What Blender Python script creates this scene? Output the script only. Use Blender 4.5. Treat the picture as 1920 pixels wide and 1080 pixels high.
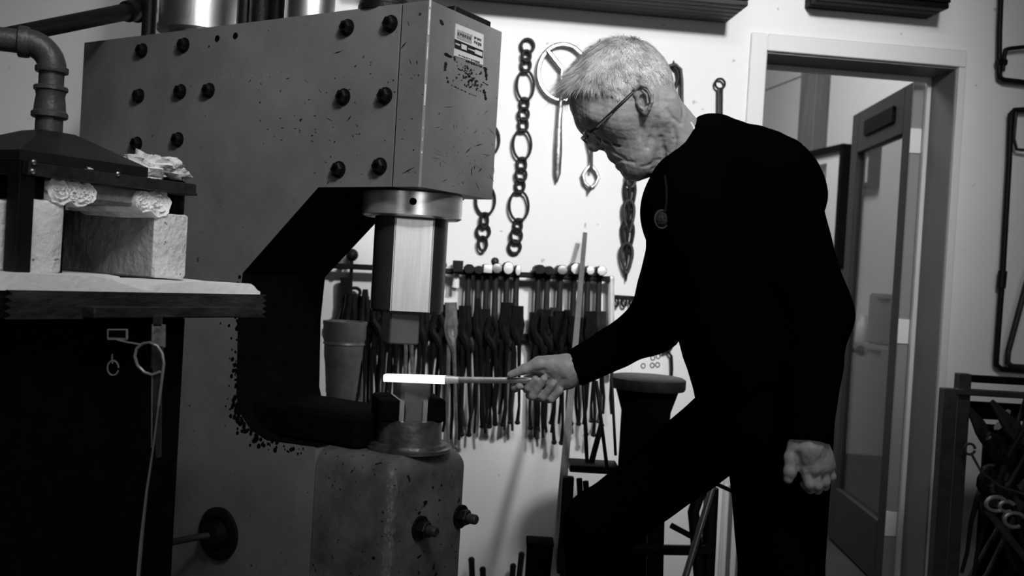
import bpy, math, random
import numpy as np
from mathutils import Vector, Matrix
random.seed(7); np.random.seed(7)
for o in list(bpy.data.objects): bpy.data.objects.remove(o)
S = bpy.context.scene
COL = S.collection
V = Vector
# ------------------------------------------------------------------ camera
FPX = 1830.0
CAMZ = 1.16
PITCH, ROLL = math.radians(-0.78), math.radians(3.35)
Fv = V((0, math.cos(PITCH), math.sin(PITCH)))
R0 = V((1, 0, 0)); U0 = R0.cross(Fv)
Rv = R0 * math.cos(ROLL) + U0 * math.sin(ROLL)
Uv = U0 * math.cos(ROLL) - R0 * math.sin(ROLL)
CP = V((0, 0, CAMZ))
cd = bpy.data.cameras.new('camera'); cam = bpy.data.objects.new('camera', cd); COL.objects.link(cam)
cd.sensor_width = 36; cd.lens = 36 * FPX / 1920
cd.clip_start = 0.05; cd.clip_end = 60
cam.matrix_world = Matrix(((Rv.x, Uv.x, -Fv.x, CP.x), (Rv.y, Uv.y, -Fv.y, CP.y), (Rv.z, Uv.z, -Fv.z, CP.z), (0, 0, 0, 1)))
cd.dof.use_dof = True; cd.dof.focus_distance = 1.95; cd.dof.aperture_fstop = 5.0
S.camera = cam
# ------------------------------------------------------------------ light
S.view_settings.view_transform = 'Standard'; S.view_settings.look = 'None'
S.view_settings.gamma = 1.0; S.view_settings.exposure = 0.0; S.view_settings.use_curve_mapping = False
w = bpy.data.worlds.new('world'); S.world = w; w.use_nodes = True
w.node_tree.nodes['Background'].inputs[0].default_value = (1, 1, 1, 1)
w.node_tree.nodes['Background'].inputs[1].default_value = 0.02
def lamp(name, kind, loc, aim, energy, **kw):
    l = bpy.data.lights.new(name, kind); l.energy = energy
    for k, v in kw.items(): setattr(l, k, v)
    o = bpy.data.objects.new(name, l); COL.objects.link(o); o.location = loc
    o.rotation_euler = (V(aim) - V(loc)).to_track_quat('-Z', 'Y').to_euler()
    return o
lamp('track_spotlight', 'SPOT', (0.95, 0.85, 2.62), (0.34, 3.4, 1.80), 285, spot_size=math.radians(68), spot_blend=1.0, shadow_soft_size=0.10)
lamp('ceiling_fill', 'AREA', (0.25, 0.1, 3.1), (-0.15, 1.6, 1.2), 22, shape='RECTANGLE', size=1.2, size_y=0.3)  # added overhead fill that fades downward, not a known fixture
lamp('hammer_fill_spot', 'SPOT', (0.60, -0.1, 2.85), (-0.20, 2.1, 1.76), 175, spot_size=math.radians(46), spot_blend=1.0, shadow_soft_size=0.16)  # added spot fill to brighten the hammer head and forge
lamp('ram_reflection_fill', 'AREA', (1.6, -2.4, 1.9), (-0.5, 2.2, 1.2), 17, shape='RECTANGLE', size=1.0, size_y=1.4)  # added area fill, also reflected in the ram; no window behind it
lamp('collar_highlight_fill', 'AREA', (-1.9, -2.3, 1.75), (-0.3, 2.0, 1.3), 3.5, shape='RECTANGLE', size=0.9, size_y=1.3)  # weak added area light for the collar highlight; no window behind it
lamp('office_ceiling_light', 'AREA', (0.7, 5.0, 3.0), (1.6, 5.4, 1.2), 34, shape='RECTANGLE', size=0.9, size_y=0.9)
# ------------------------------------------------------------------ pixel helpers (a pixel of the 1920x1080 frame and a real depth / plane give a point)
def ray(px, py):
    return Fv + Rv * ((px - 960) / FPX) + Uv * ((540 - py) / FPX)
def Pt(px, py, d):
    r = ray(px, py); return CP + r * (d / r.y)
class Plane:
    def __init__(s, o, a, b): s.o = V(o); s.a = V(a).normalized(); s.b = V(b).normalized(); s.n = s.a.cross(s.b).normalized()
    def hit(s, px, py, off=0.0):
        r = ray(px, py); o = s.o + s.n * off
        return CP + r * ((o - CP).dot(s.n) / r.dot(s.n))
    def uv(s, px, py, off=0.0):
        d = s.hit(px, py, off) - s.o; return d.dot(s.a), d.dot(s.b)
    def p(s, u, v, off=0.0): return s.o + s.a * u + s.b * v + s.n * off
ZV = V((0, 0, 1))
WA = math.radians(6)
WU = V((math.cos(WA), math.sin(WA), 0))
wall = Plane((0, 3.45, 0), WU, ZV)            # normal towards the camera
if wall.n.y > 0: wall.n = -wall.n
def WP(px, py, off=0.0): return wall.hit(px, py, off)
def onz(px, py, z):
    r = ray(px, py); return CP + r * ((z - CP.z) / r.z)
# ------------------------------------------------------------------ materials
MATS = {}
def mat(name, c, rough=0.6, metal=0.0, var=0.0, scale=12.0, bump=0.0, bscale=60.0, spec=0.3, speck=None, streak=None, emit=None):
    if name in MATS: return MATS[name]
    m = bpy.data.materials.new(name); m.use_nodes = True
    nt = m.node_tree; N = nt.nodes; L = nt.links; b = N['Principled BSDF']
    b.inputs['Roughness'].default_value = rough; b.inputs['Metallic'].default_value = metal
    b.inputs['Specular IOR Level'].default_value = spec
    tc = N.new('ShaderNodeTexCoord'); src = tc.outputs['Object']
    if streak:
        mp = N.new('ShaderNodeMapping'); mp.inputs['Scale'].default_value = streak; L.new(src, mp.inputs['Vector']); src = mp.outputs['Vector']
    b.inputs['Base Color'].default_value = (c, c, c, 1)
    colout = None
    if var > 0:
        n = N.new('ShaderNodeTexNoise'); n.inputs['Scale'].default_value = scale; n.inputs['Detail'].default_value = 6; n.inputs['Roughness'].default_value = 0.65
        L.new(src, n.inputs['Vector'])
        cr = N.new('ShaderNodeValToRGB')
        lo, hi = max(0, c * (1 - var)), min(1, c * (1 + var))
        cr.color_ramp.elements[0].position = 0.3; cr.color_ramp.elements[0].color = (lo, lo, lo, 1)
        cr.color_ramp.elements[1].position = 0.7; cr.color_ramp.elements[1].color = (hi, hi, hi, 1)
        L.new(n.outputs['Fac'], cr.inputs['Fac']); colout = cr.outputs['Color']
    if speck:
        for (sc, thr, val) in speck:
            n = N.new('ShaderNodeTexNoise'); n.inputs['Scale'].default_value = sc; n.inputs['Detail'].default_value = 2
            L.new(tc.outputs['Object'], n.inputs['Vector'])
            cr = N.new('ShaderNodeValToRGB'); cr.color_ramp.elements[0].position = thr; cr.color_ramp.elements[0].color = (0, 0, 0, 1)
            cr.color_ramp.elements[1].position = thr + 0.025; cr.color_ramp.elements[1].color = (1, 1, 1, 1)
            L.new(n.outputs['Fac'], cr.inputs['Fac'])
            mx = N.new('ShaderNodeMix'); mx.data_type = 'RGBA'
            L.new(cr.outputs['Color'], mx.inputs[0])
            if colout: L.new(colout, mx.inputs[6])
            else: mx.inputs[6].default_value = (c, c, c, 1)
            mx.inputs[7].default_value = (val, val, val, 1); colout = mx.outputs[2]
    if colout: L.new(colout, b.inputs['Base Color'])
    if bump > 0:
        n = N.new('ShaderNodeTexNoise'); n.inputs['Scale'].default_value = bscale; n.inputs['Detail'].default_value = 5
        L.new(src, n.inputs['Vector'])
        bp = N.new('ShaderNodeBump'); bp.inputs['Strength'].default_value = bump; bp.inputs['Distance'].default_value = 0.01
        L.new(n.outputs['Fac'], bp.inputs['Height']); L.new(bp.outputs['Normal'], b.inputs['Normal'])
    if emit:
        b.inputs['Emission Color'].default_value = (1, 1, 1, 1); b.inputs['Emission Strength'].default_value = emit
    MATS[name] = m; return m
M_WALL = mat('painted_wall', 0.80, 0.7, var=0.035, scale=2.2, bump=0.05, bscale=90, spec=0.2, speck=[(26, 0.735, 0.5)])
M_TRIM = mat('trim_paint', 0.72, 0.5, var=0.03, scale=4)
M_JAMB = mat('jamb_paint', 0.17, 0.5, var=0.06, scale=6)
M_OFF = mat('office_wall', 0.55, 0.8, var=0.04, scale=2)
M_FLOOR = mat('concrete', 0.045, 0.8, var=0.3, scale=4, bump=0.2)
M_CEIL = mat('ceiling_paint', 0.25, 0.9, var=0.05, scale=2)
M_DARKW = mat('dim_wall', 0.07, 0.9, var=0.1, scale=2)
M_PAINT = mat('hammer_paint', 0.155, 0.42, var=0.26, scale=3.2, bump=0.06, bscale=35, spec=0.35, speck=[(60, 0.735, 0.02), (130, 0.745, 0.01)])
M_PAINTD = mat('grimy_paint', 0.085, 0.45, var=0.5, scale=9, bump=0.25, bscale=30, spec=0.3, speck=[(45, 0.68, 0.006), (100, 0.70, 0.006), (60, 0.735, 0.16)])
M_GRIME_SHADE = mat('black_grime_and_shade', 0.0028, 0.9, var=0.5, scale=30, bump=0.3, bscale=90, spec=0.03)  # near-black for real grime and for painted shade alike
M_IRON = mat('black_iron', 0.006, 0.5, var=0.5, scale=30, bump=0.15, bscale=120, spec=0.18)
M_IRON2 = mat('worn_iron', 0.028, 0.5, 0.3, var=0.5, scale=25, bump=0.2, bscale=80, spec=0.4)
M_SCALE = mat('scaled_steel', 0.03, 0.55, 0.2, var=0.9, scale=9, bump=0.5, bscale=28, streak=(1, 1, 3))
M_STEEL = mat('machined_steel', 0.55, 0.36, 1.0, var=0.15, scale=10, streak=(6, 6, 1), bump=0.03)
M_BRIGHT = mat('polished_steel', 0.42, 0.3, 1.0, var=0.5, scale=22, bump=0.25, bscale=35)
M_FLAT = mat('milled_flat', 0.72, 0.36, 0.55, var=0.12, scale=10, streak=(9, 9, .6))  # bright tone carries the light reflected by the ram's flat
M_RAM = mat('dark_reflection_steel', 0.07, 0.35, 0.7, var=0.2, scale=20, streak=(8, 8, 1))  # dark tone carries the dim reflections on the ram's sides
M_DIE = mat('die_steel', 0.10, 0.45, 0.3, var=0.2, scale=14)
M_FACE = mat('bright_hammer_face', 0.85, 0.35, 0.4, var=0.15, scale=40)
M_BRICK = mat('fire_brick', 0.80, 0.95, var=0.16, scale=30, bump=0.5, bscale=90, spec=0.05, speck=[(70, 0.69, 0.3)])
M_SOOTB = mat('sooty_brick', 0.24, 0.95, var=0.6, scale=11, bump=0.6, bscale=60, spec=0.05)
M_WOOL = mat('ceramic_wool', 0.68, 1.0, var=0.45, scale=16, bump=0.9, bscale=26, spec=0.02)
M_PAD = mat('ceramic_pad', 0.92, 0.95, var=0.08, scale=14, bump=0.25, bscale=70, spec=0.05)
M_PIPE = mat('malleable_pipe', 0.06, 0.45, 0.2, var=0.3, scale=40, bump=0.15, bscale=150, spec=0.4)
M_BUCKET = mat('bucket_metal', 0.22, 0.45, 0.3, var=0.4, scale=9, bump=0.1)
M_CLOTH = mat('black_knit', 0.0016, 1.0, spec=0.0)
M_TROUS = mat('black_trousers', 0.0014, 1.0, spec=0.0)
M_SKIN = mat('aged_skin', 0.31, 0.48, var=0.16, scale=30, bump=0.14, bscale=170, spec=0.3, speck=[(48, 0.745, 0.2)])
M_HAIRB = mat('grey_hair_base', 0.30, 0.8, var=0.3, scale=40, bump=0.8, bscale=150)
M_HAIR = mat('grey_hair', 0.58, 0.5, var=0.5, scale=30)
M_LEATHER = mat('boot_leather', 0.004, 0.6)
M_GFRAME = mat('glasses_frame', 0.015, 0.2, spec=0.6)
M_GLINT = mat('glint_metal', 0.8, 0.2, 1.0)
M_TSHIRT = mat('undershirt_white', 0.8, 0.9)
M_WOOD = mat('dark_stained_wood', 0.022, 0.6, var=0.8, scale=6, streak=(1, 10, 10), bump=0.1, spec=0.3)
M_STUD = mat('timber_post', 0.13, 0.7, var=0.25, scale=4, streak=(6, 6, 0.8))
M_DOOR = mat('door_grey_paint', 0.034, 0.5, var=0.08, scale=5)
M_DOORE = mat('door_edge', 0.28, 0.5, var=0.05, scale=5)
M_HINGE = mat('satin_hinge', 0.85, 0.4, 0.0, var=0.1)
M_BLACK = mat('black_frame', 0.004, 0.5, spec=0.08)
M_MATB = mat('picture_mount', 0.6, 0.9)
M_PRINT = mat('print_ink', 0.12, 0.8, var=0.9, scale=30)
M_CAB = mat('office_cabinet', 0.14, 0.6, var=0.1)
M_BOXC = mat('storage_box', 0.10, 0.8, var=0.1)
M_PAPER = mat('white_paper', 0.85, 0.9)
M_INK = mat('ink', 0.05, 0.9)
M_PLATEW = mat('plate_pale', 0.45, 0.45, var=0.08, scale=60)
M_PLATEG = mat('plate_grey', 0.24, 0.5, var=0.3, scale=160)
M_DECAL = mat('worn_decal_black', 0.008, 0.6)
M_HOT = mat('white_hot_steel', 1.0, 0.6, emit=1.6)
M_WARM = mat('heated_steel', 0.55, 0.4, 0.4, var=0.3, scale=40)
M_BAR = mat('bar_steel', 0.42, 0.33, 0.8, var=0.3, scale=40)
M_TUBE = mat('grey_tube', 0.30, 0.35, 0.5, var=0.2)
M_STAND = mat('rack_steel', 0.026, 0.55, 0.2, var=0.4, scale=18, bump=0.2)
gl = bpy.data.materials.new('door_glass'); gl.use_nodes = True
nt = gl.node_tree; nt.nodes.clear()
out = nt.nodes.new('ShaderNodeOutputMaterial'); mx = nt.nodes.new('ShaderNodeMixShader'); tr = nt.nodes.new('ShaderNodeBsdfTransparent'); gs = nt.nodes.new('ShaderNodeBsdfGlossy')
tr.inputs[0].default_value = (0.80, 0.80, 0.80, 1); gs.inputs['Roughness'].default_value = 0.03; gs.inputs[0].default_value = (1, 1, 1, 1)
mx.inputs[0].default_value = 0.14
nt.links.new(tr.outputs[0], mx.inputs[1]); nt.links.new(gs.outputs[0], mx.inputs[2]); nt.links.new(mx.outputs[0], out.inputs[0])
M_GLASS = gl
# ------------------------------------------------------------------ mesh builder
WM = {}
def tag(o, label=None, cat=None, group=None, kind=None):
    if label: o['label'] = label
    if cat: o['category'] = cat
    if group: o['group'] = group
    if kind: o['kind'] = kind
    return o
def place(o, parent, mw):
    COL.objects.link(o); WM[o] = mw.copy()
    if parent is not None:
        o.parent = parent; o.matrix_parent_inverse = WM[parent].inverted()
    o.matrix_basis = mw
    return o
def thing(name, label, cat, loc, group=None):
    o = bpy.data.objects.new(name, None); o.empty_display_size = 0.05
    place(o, None, Matrix.Translation(V(loc))); return tag(o, label, cat, group)
def inst(name, me, mw, parent=None):
    return place(bpy.data.objects.new(name, me), parent, mw)
def frame_of(z, x=None):
    z = V(z).normalized()
    h = V((0, 0, 1)) if abs(z.z) < 0.9 else V((1, 0, 0))
    x = (V(x) - z * z.dot(V(x))).normalized() if x is not None else h.cross(z).normalized()
    return x, z.cross(x), z
class MB:
    def __init__(s): s.v = []; s.f = []
    def add(s, vs, fs):
        k = len(s.v); s.v += [tuple(p) for p in vs]; s.f += [tuple(i + k for i in f) for f in fs]; return s
    def box(s, c, ax, h, bev=0.0):
        c = V(c); ax = [V(a).normalized() for a in ax]
        if bev <= 0:
            vs = [c + ax[0] * (h[0] * i) + ax[1] * (h[1] * j) + ax[2] * (h[2] * k) for i in (-1, 1) for j in (-1, 1) for k in (-1, 1)]
            return s.add(vs, [(0, 1, 3, 2), (4, 6, 7, 5), (0, 4, 5, 1), (2, 3, 7, 6), (0, 2, 6, 4), (1, 5, 7, 3)])
        # chamfered box: octagonal rings
        rings = []
        for (z, ins) in ((-h[2], bev), (-h[2] + bev, 0), (h[2] - bev, 0), (h[2], bev)):
            x, y = h[0] - ins, h[1] - ins; b = bev
            rings.append([(x, -y + b), (x, y - b), (x - b, y), (-x + b, y), (-x, y - b), (-x, -y + b), (-x + b, -y), (x - b, -y)])
            rings[-1] = [c + ax[0] * p + ax[1] * q + ax[2] * z for p, q in rings[-1]]
        return s.loft(rings, True, True)
    def abox(s, lo, hi, bev=0.0):
        lo = V(lo); hi = V(hi); return s.box((lo + hi) / 2, [V((1, 0, 0)), V((0, 1, 0)), ZV], (hi - lo) / 2, bev)
    def loft(s, rings, cap0=True, cap1=True, closed=False):
        n = len(rings[0]); k = len(s.v)
        for r in rings: s.v += [tuple(p) for p in r]
        m = len(rings)
        for i in range(m if closed else m - 1):
            j = (i + 1) % m
            for a in range(n):
                b = (a + 1) % n
                s.f.append((k + i * n + a, k + i * n + b, k + j * n + b, k + j * n + a))
        if not closed:
            if cap0: s.f.append(tuple(k + a for a in range(n))[::-1])
            if cap1: s.f.append(tuple(k + (m - 1) * n + a for a in range(n)))
        return s
    def tube(s, pts, r, n=8, closed=False, flat=1.0, ref=None, cap=True):
        pts = [V(p) for p in pts]; m = len(pts); rr = r if isinstance(r, (list, tuple)) else [r] * m
        rings = []; x = None
        for i, p in enumerate(pts):
            if closed: t = pts[(i + 1) % m] - pts[i - 1]
            else: t = pts[min(i + 1, m - 1)] - pts[max(i - 1, 0)]
            if ref is not None: x = V(ref)
            X, Y, Z = frame_of(t, x); x = X
            rings.append([p + (X * math.cos(2 * math.pi * (a + .5) / n) + Y * math.sin(2 * math.pi * (a + .5) / n) * flat) * rr[i] for a in range(n)])
        return s.loft(rings, cap, cap, closed)
    def lathe(s, o, axis, prof, n=24, x=None, cap=True):
        X, Y, Z = frame_of(axis, x); o = V(o)
        rings = [[o + Z * h + (X * math.cos(2 * math.pi * a / n) + Y * math.sin(2 * math.pi * a / n)) * r for a in range(n)] for r, h in prof]
        return s.loft(rings, cap, cap)
    def ball(s, c, r, n=12, sq=(1, 1, 1), ax=None):
        X, Y, Z = ax or (V((1, 0, 0)), V((0, 1, 0)), ZV); m = max(4, n // 2); c = V(c); rings = []
        for i in range(m + 1):
            th = math.pi * (i + 0.02 if i == 0 else i - 0.02 if i == m else i) / m
            rings.append([c + (X * (math.cos(2 * math.pi * a / n) * math.sin(th) * sq[0]) + Y * (math.sin(2 * math.pi * a / n) * math.sin(th) * sq[1]) - Z * (math.cos(th) * sq[2])) * r for a in range(n)])
        return s.loft(rings)
    def prism(s, poly, depth, f=None):
        """poly: list of points (3D), extruded by vector depth"""
        n = len(poly); a = [V(p) for p in poly]; b = [p + V(depth) for p in a]
        fs = [tuple(range(n)), tuple(range(2 * n - 1, n - 1, -1))] + [(i, i + n, (i + 1) % n + n, (i + 1) % n) for i in range(n)]
        return s.add(a + b, fs)
    def mesh(s, name, m, smooth=True, angle=40):
        me = bpy.data.meshes.new(name); me.from_pydata(s.v, [], s.f); me.update()
        import bmesh
        bm = bmesh.new(); bm.from_mesh(me); bmesh.ops.recalc_face_normals(bm, faces=bm.faces); 
        if smooth:
            lim = math.radians(angle)
            for e in bm.edges:
                if len(e.link_faces) == 2 and e.calc_face_angle(0) > lim: e.smooth = False
            for f in bm.faces: f.smooth = True
        bm.to_mesh(me); bm.free()
        me.materials.append(m); return me
    def build(s, name, m, parent=None, smooth=True, angle=40):
        a = np.array(s.v); c = V(((a[:, 0].min() + a[:, 0].max()) / 2, (a[:, 1].min() + a[:, 1].max()) / 2, a[:, 2].min()))
        s.v = [tuple(V(p) - c) for p in s.v]
        return inst(name, s.mesh(name, m, smooth, angle), Matrix.Translation(c), parent)
def struct(name, mb, m, label, parent=None):
    o = mb.build(name, m, parent)
    return tag(o, label, name.split('_')[0], kind='structure') if parent is None else o
def arc(c, u, v, r1, r2, a0, a1, n):
    return [V(c) + V(u) * (r1 * math.cos(math.radians(a0 + (a1 - a0) * i / n))) + V(v) * (r2 * math.sin(math.radians(a0 + (a1 - a0) * i / n))) for i in range(n + 1)]
X1 = V((1, 0, 0)); Y1 = V((0, 1, 0))
# ================================================================== the room
THK = 0.17
uL, zTop = wall.uv(1437, 93); uR, zT2 = wall.uv(1795, 130); zTop = (zTop + zT2) / 2
def wbox(mb, u0, u1, z0, z1, o0, o1, bev=0.0):
    c = wall.p((u0 + u1) / 2, (z0 + z1) / 2, (o0 + o1) / 2)
    return mb.box(c, [WU, wall.n, ZV], ((u1 - u0) / 2, (o1 - o0) / 2, (z1 - z0) / 2), bev)
mb = MB()
wbox(mb, -2.75, uL, 0, 3.2, -THK, 0); wbox(mb, uR, 3.4, 0, 3.2, -THK, 0); wbox(mb, uL, uR, zTop, 3.2, -THK, 0)
struct('wall_back', mb, M_WALL, 'white painted shop wall hung with chains and tongs')
struct('floor', MB().abox((-3, -3.2, -0.1), (4, 9, 0)), M_FLOOR, 'dark concrete workshop floor')
struct('ceiling', MB().abox((-3, -3.2, 3.2), (4, 9, 3.3)), M_CEIL, 'plain workshop ceiling')
struct('wall_left', MB().abox((-2.85, -3.2, 0), (-2.75, 3.3, 3.2)), M_DARKW, 'dim left wall of the workshop')
struct('wall_right', MB().abox((3.4, -3.2, 0), (3.5, 9, 3.2)), M_DARKW, 'dim right wall of the workshop')
struct('wall_rear', MB().abox((-2.85, -3.2, 0), (3.5, -3.1, 3.2)), M_DARKW, 'dim wall behind the viewer')
# door casing
cw = 0.062
mb = MB(); wbox(mb, uL - cw, uL, 0, zTop + cw, -0.001, 0.012, 0.003)
struct('trim_1', mb, M_TRIM, 'white casing board on the left of the doorway')
mb = MB(); wbox(mb, uL, uR + 0.028, zTop, zTop + cw, -0.001, 0.012, 0.003)
struct('trim_2', mb, M_TRIM, 'white casing board over the doorway')
mb = MB(); wbox(mb, uR, uR + 0.028, 0, zTop, -0.001, 0.014, 0.003)
struct('trim_3', mb, M_TRIM, 'narrow white casing on the right of the doorway')
# jamb lining with a pale stop bead at its far side
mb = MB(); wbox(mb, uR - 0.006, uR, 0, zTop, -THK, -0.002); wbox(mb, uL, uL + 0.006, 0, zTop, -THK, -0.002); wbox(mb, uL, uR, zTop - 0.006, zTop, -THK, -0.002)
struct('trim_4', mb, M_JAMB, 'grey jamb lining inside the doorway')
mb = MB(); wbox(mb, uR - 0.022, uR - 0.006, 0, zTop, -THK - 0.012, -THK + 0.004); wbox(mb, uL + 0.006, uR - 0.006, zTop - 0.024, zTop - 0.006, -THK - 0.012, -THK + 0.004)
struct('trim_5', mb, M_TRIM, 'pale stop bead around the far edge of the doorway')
# the office beyond
OD = V((-0.20, 0.98, 0)).normalized()
off = Plane((2.36, 4.0, 0), OD, ZV)
if off.n.x > 0: off.n = -off.n
mb = MB(); mb.box(off.p(1.6, 1.6, -0.06), [OD, off.n, ZV], (2.3, 0.06, 1.6))
struct('wall_office', mb, M_OFF, 'pale panelled office wall beyond the doorway')
struct('wall_far', MB().abox((-1.2, 7.2, 0), (2.6, 7.3, 3.2)), M_OFF, 'far wall of the office')
struct('wall_office_side', MB().abox((-1.3, 3.7, 0), (-1.2, 7.2, 3.2)), M_OFF, 'left wall of the office out of view')
z1 = off.uv(1470, 156)[1]; 
mb = MB(); mb.box(off.p(1.9, z1, 0.002), [OD, off.n, ZV], (1.6, 0.003, 0.004))
struct('trim_6', mb, M_JAMB, 'thin joint strip high on the office wall')
def offq(pxs, o0, o1, mname=None):
    pass
sA = off.uv(1497, 220, 0.1)[0]; sB = off.uv(1526, 220, 0.1)[0]
mb = MB(); mb.box(off.p((sA + sB) / 2, 1.4, 0.05), [OD, off.n, ZV], (abs(sA - sB) / 2, 0.05, 1.4), 0.004)
tag(mb.build('timber_post', M_STUD), 'knotty timber post standing against the pale office wall', 'post')
# framed pictures on the office wall
def picture(c1, c2, label, prints, o=0.0):
    (s0, za), (s1, zb) = off.uv(*c1, 0.03 + o), off.uv(*c2, 0.03 + o)
    sl, sr = max(s0, s1), min(s0, s1); zt, zb = max(za, zb), min(za, zb)
    t = thing('picture_frame', label, 'picture', off.p((sl + sr) / 2, zb, 0), 'office pictures')
    fw = 0.032
    for (a, b, c, d) in ((sr, sr + fw, zb, zt), (sl - fw, sl, zb, zt), (sr, sl, zt - fw, zt), (sr, sl, zb, zb + fw)):
        m2 = MB(); m2.box(off.p((a + b) / 2, (c + d) / 2, 0.03 + o), [OD, off.n, ZV], (abs(b - a) / 2, 0.032, abs(d - c) / 2), 0.002); m2.build('frame_bar', M_BLACK, t)
    m2 = MB(); m2.box(off.p((sl + sr) / 2, (zt + zb) / 2, 0.02 + o), [OD, off.n, ZV], (abs(sl - sr) / 2 - 0.01, 0.006, abs(zt - zb) / 2 - 0.01)); m2.build('mount', M_MATB, t)
    for (x0, y0, x1, y1) in prints:
        (p0, q0), (p1, q1) = off.uv(x0, y0, 0.03 + o), off.uv(x1, y1, 0.03 + o)
        m2 = MB(); m2.box(off.p((p0 + p1) / 2, (q0 + q1) / 2, 0.028 + o), [OD, off.n, ZV], (abs(p0 - p1) / 2, 0.002, abs(q0 - q1) / 2)); m2.build('print', M_PRINT, t)
picture((1516, 286), (1575, 505), 'black framed print beside the timber post beyond the doorway', [(1528, 310, 1547, 340), (1526, 372, 1544, 402)], 0.105)
picture((1586, 285), (1640, 352), 'dark frame half hidden behind the open door', [])
mb = MB(); c = off.hit(1580, 395, 0.05)
mb.box(c, [OD, off.n, ZV], (0.07, 0.03, 0.05), 0.004); mb.box(c + ZV * 0.075, [OD, off.n, ZV], (0.05, 0.025, 0.022), 0.004); mb.ball(c + ZV * 0.11, 0.03)
tag(mb.build('wall_ornament', M_IRON2), 'small dark ornament hung between picture and open door', 'ornament')
# open door: leaf perpendicular to the wall, hinged at the right jamb
hp = wall.p(uR - 0.035, 0, -THK - 0.03)
free = V((Pt(1597, 400, 4.62).x, 4.62, 0))
DD = (free - hp); DL = DD.length; DD.normalize(); DN = V((DD.y, -DD.x, 0))
if DN.x > 0: DN = -DN
ztop = Pt(1733, 153, hp.y).z
d1 = tag(bpy.data.objects.new('door_1', None), 'grey glazed office door standing open', 'door', kind='structure'); place(d1, None, Matrix.Translation(hp))
def leaf(a0, a1, z0, z1, h0, h1, m, name, bev=0.003):
    q = MB(); q.box(hp + DD * ((a0 + a1) / 2) + DN * ((h0 + h1) / 2) + ZV * ((z0 + z1) / 2), [DD, DN, ZV], ((a1 - a0) / 2, abs(h1 - h0) / 2, (z1 - z0) / 2), bev); return q.build(name, m, d1)
leaf(0, 0.012, 0.01, ztop, -0.022, 0.022, M_DOORE, 'hinge_edge')
leaf(0.012, 0.10, 0.01, ztop, -0.022, 0.022, M_BLACK if False else M_DOOR, 'stile')
leaf(DL - 0.10, DL, 0.01, ztop, -0.022, 0.022, M_DOOR, 'stile')
leaf(0.10, DL - 0.10, ztop - 0.19, ztop, -0.022, 0.022, M_DOOR, 'top_rail')
leaf(0.10, DL - 0.10, 0.01, 0.26, -0.022, 0.022, M_DOOR, 'bottom_rail')
leaf(0.10, DL - 0.10, 0.26, ztop - 0.19, -0.004, 0.004, M_GLASS, 'pane', 0)
leaf(0.20, DL - 0.22, ztop - 0.13, ztop - 0.06, 0.022, 0.034, M_BLACK, 'closer_plate')
for py in (265, 623, 985):
    z = Pt(1724, py, hp.y).z
    q = MB(); q.box(hp - DD * 0.004 + DN * 0.004 + ZV * z, [DN, DD, ZV], (0.021, 0.003, 0.048), 0.001)
    h = q.build('hinge', M_HINGE, d1)
    q = MB(); q.lathe(hp - DD * 0.01 - DN * 0.024 + ZV * (z - 0.05), ZV, [(0.007, 0), (0.007, 0.1)], 10); q.build('hinge_knuckle', M_BLACK, h)
kp = hp + DD * (DL - 0.05); kp.z = Pt(1605, 657, 4.55).z
q = MB(); q.lathe(kp + DN * 0.02, DN, [(0.03, 0), (0.03, 0.006), (0.012, 0.01), (0.011, 0.03), (0.02, 0.036), (0.028, 0.05), (0.026, 0.064), (0.012, 0.072)], 20); q.build('door_knob', M_RAM, d1)
# office furniture seen through the pane
def cab(name, px0, px1, pyT, z0, dep, m, label, cat):
    s0 = off.uv(px0, pyT, dep)[0]; s1, zt = off.uv(px1, pyT, dep)
    a, b = min(s0, s1), max(s0, s1)
    t = thing(name, label, cat, off.p((a + b) / 2, z0, dep / 2))
    q = MB(); q.box(off.p((a + b) / 2, (z0 + zt) / 2, dep / 2 + 0.005), [OD, off.n, ZV], ((b - a) / 2, dep / 2, (zt - z0) / 2), 0.004); q.build('body', m, t)
    q = MB(); q.box(off.p((a + b) / 2, (z0 + zt) / 2, dep + 0.012), [OD, off.n, ZV], ((b - a) / 2 - 0.01, 0.007, (zt - z0) / 2 - 0.01), 0.003); f = q.build('front', m, t)
    q = MB(); q.box(off.p((a + b) / 2, zt - 0.03, dep + 0.024), [OD, off.n, ZV], (0.05, 0.005, 0.006)); q.build('handle', M_BLACK, f)
    return t, zt
t, zc = cab('office_cabinet', 1600, 1700, 655, 0.0, 0.16, M_CAB, 'low grey cabinet seen through the open door pane', 'cabinet')
cab('storage_box', 1634, 1700, 553, zc, 0.13, M_BOXC, 'dark storage box standing on the office cabinet', 'box')
q = MB(); c = off.p(off.uv(1614, 640, 0.1)[0], zc, 0.09); q.lathe(c, ZV, [(0.03, 0), (0.035, 0.01), (0.035, 0.10), (0.02, 0.13), (0.02, 0.15)], 16)
tag(q.build('office_jar', M_FACE), 'small pale jar on the cabinet behind the door pane', 'jar')
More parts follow.
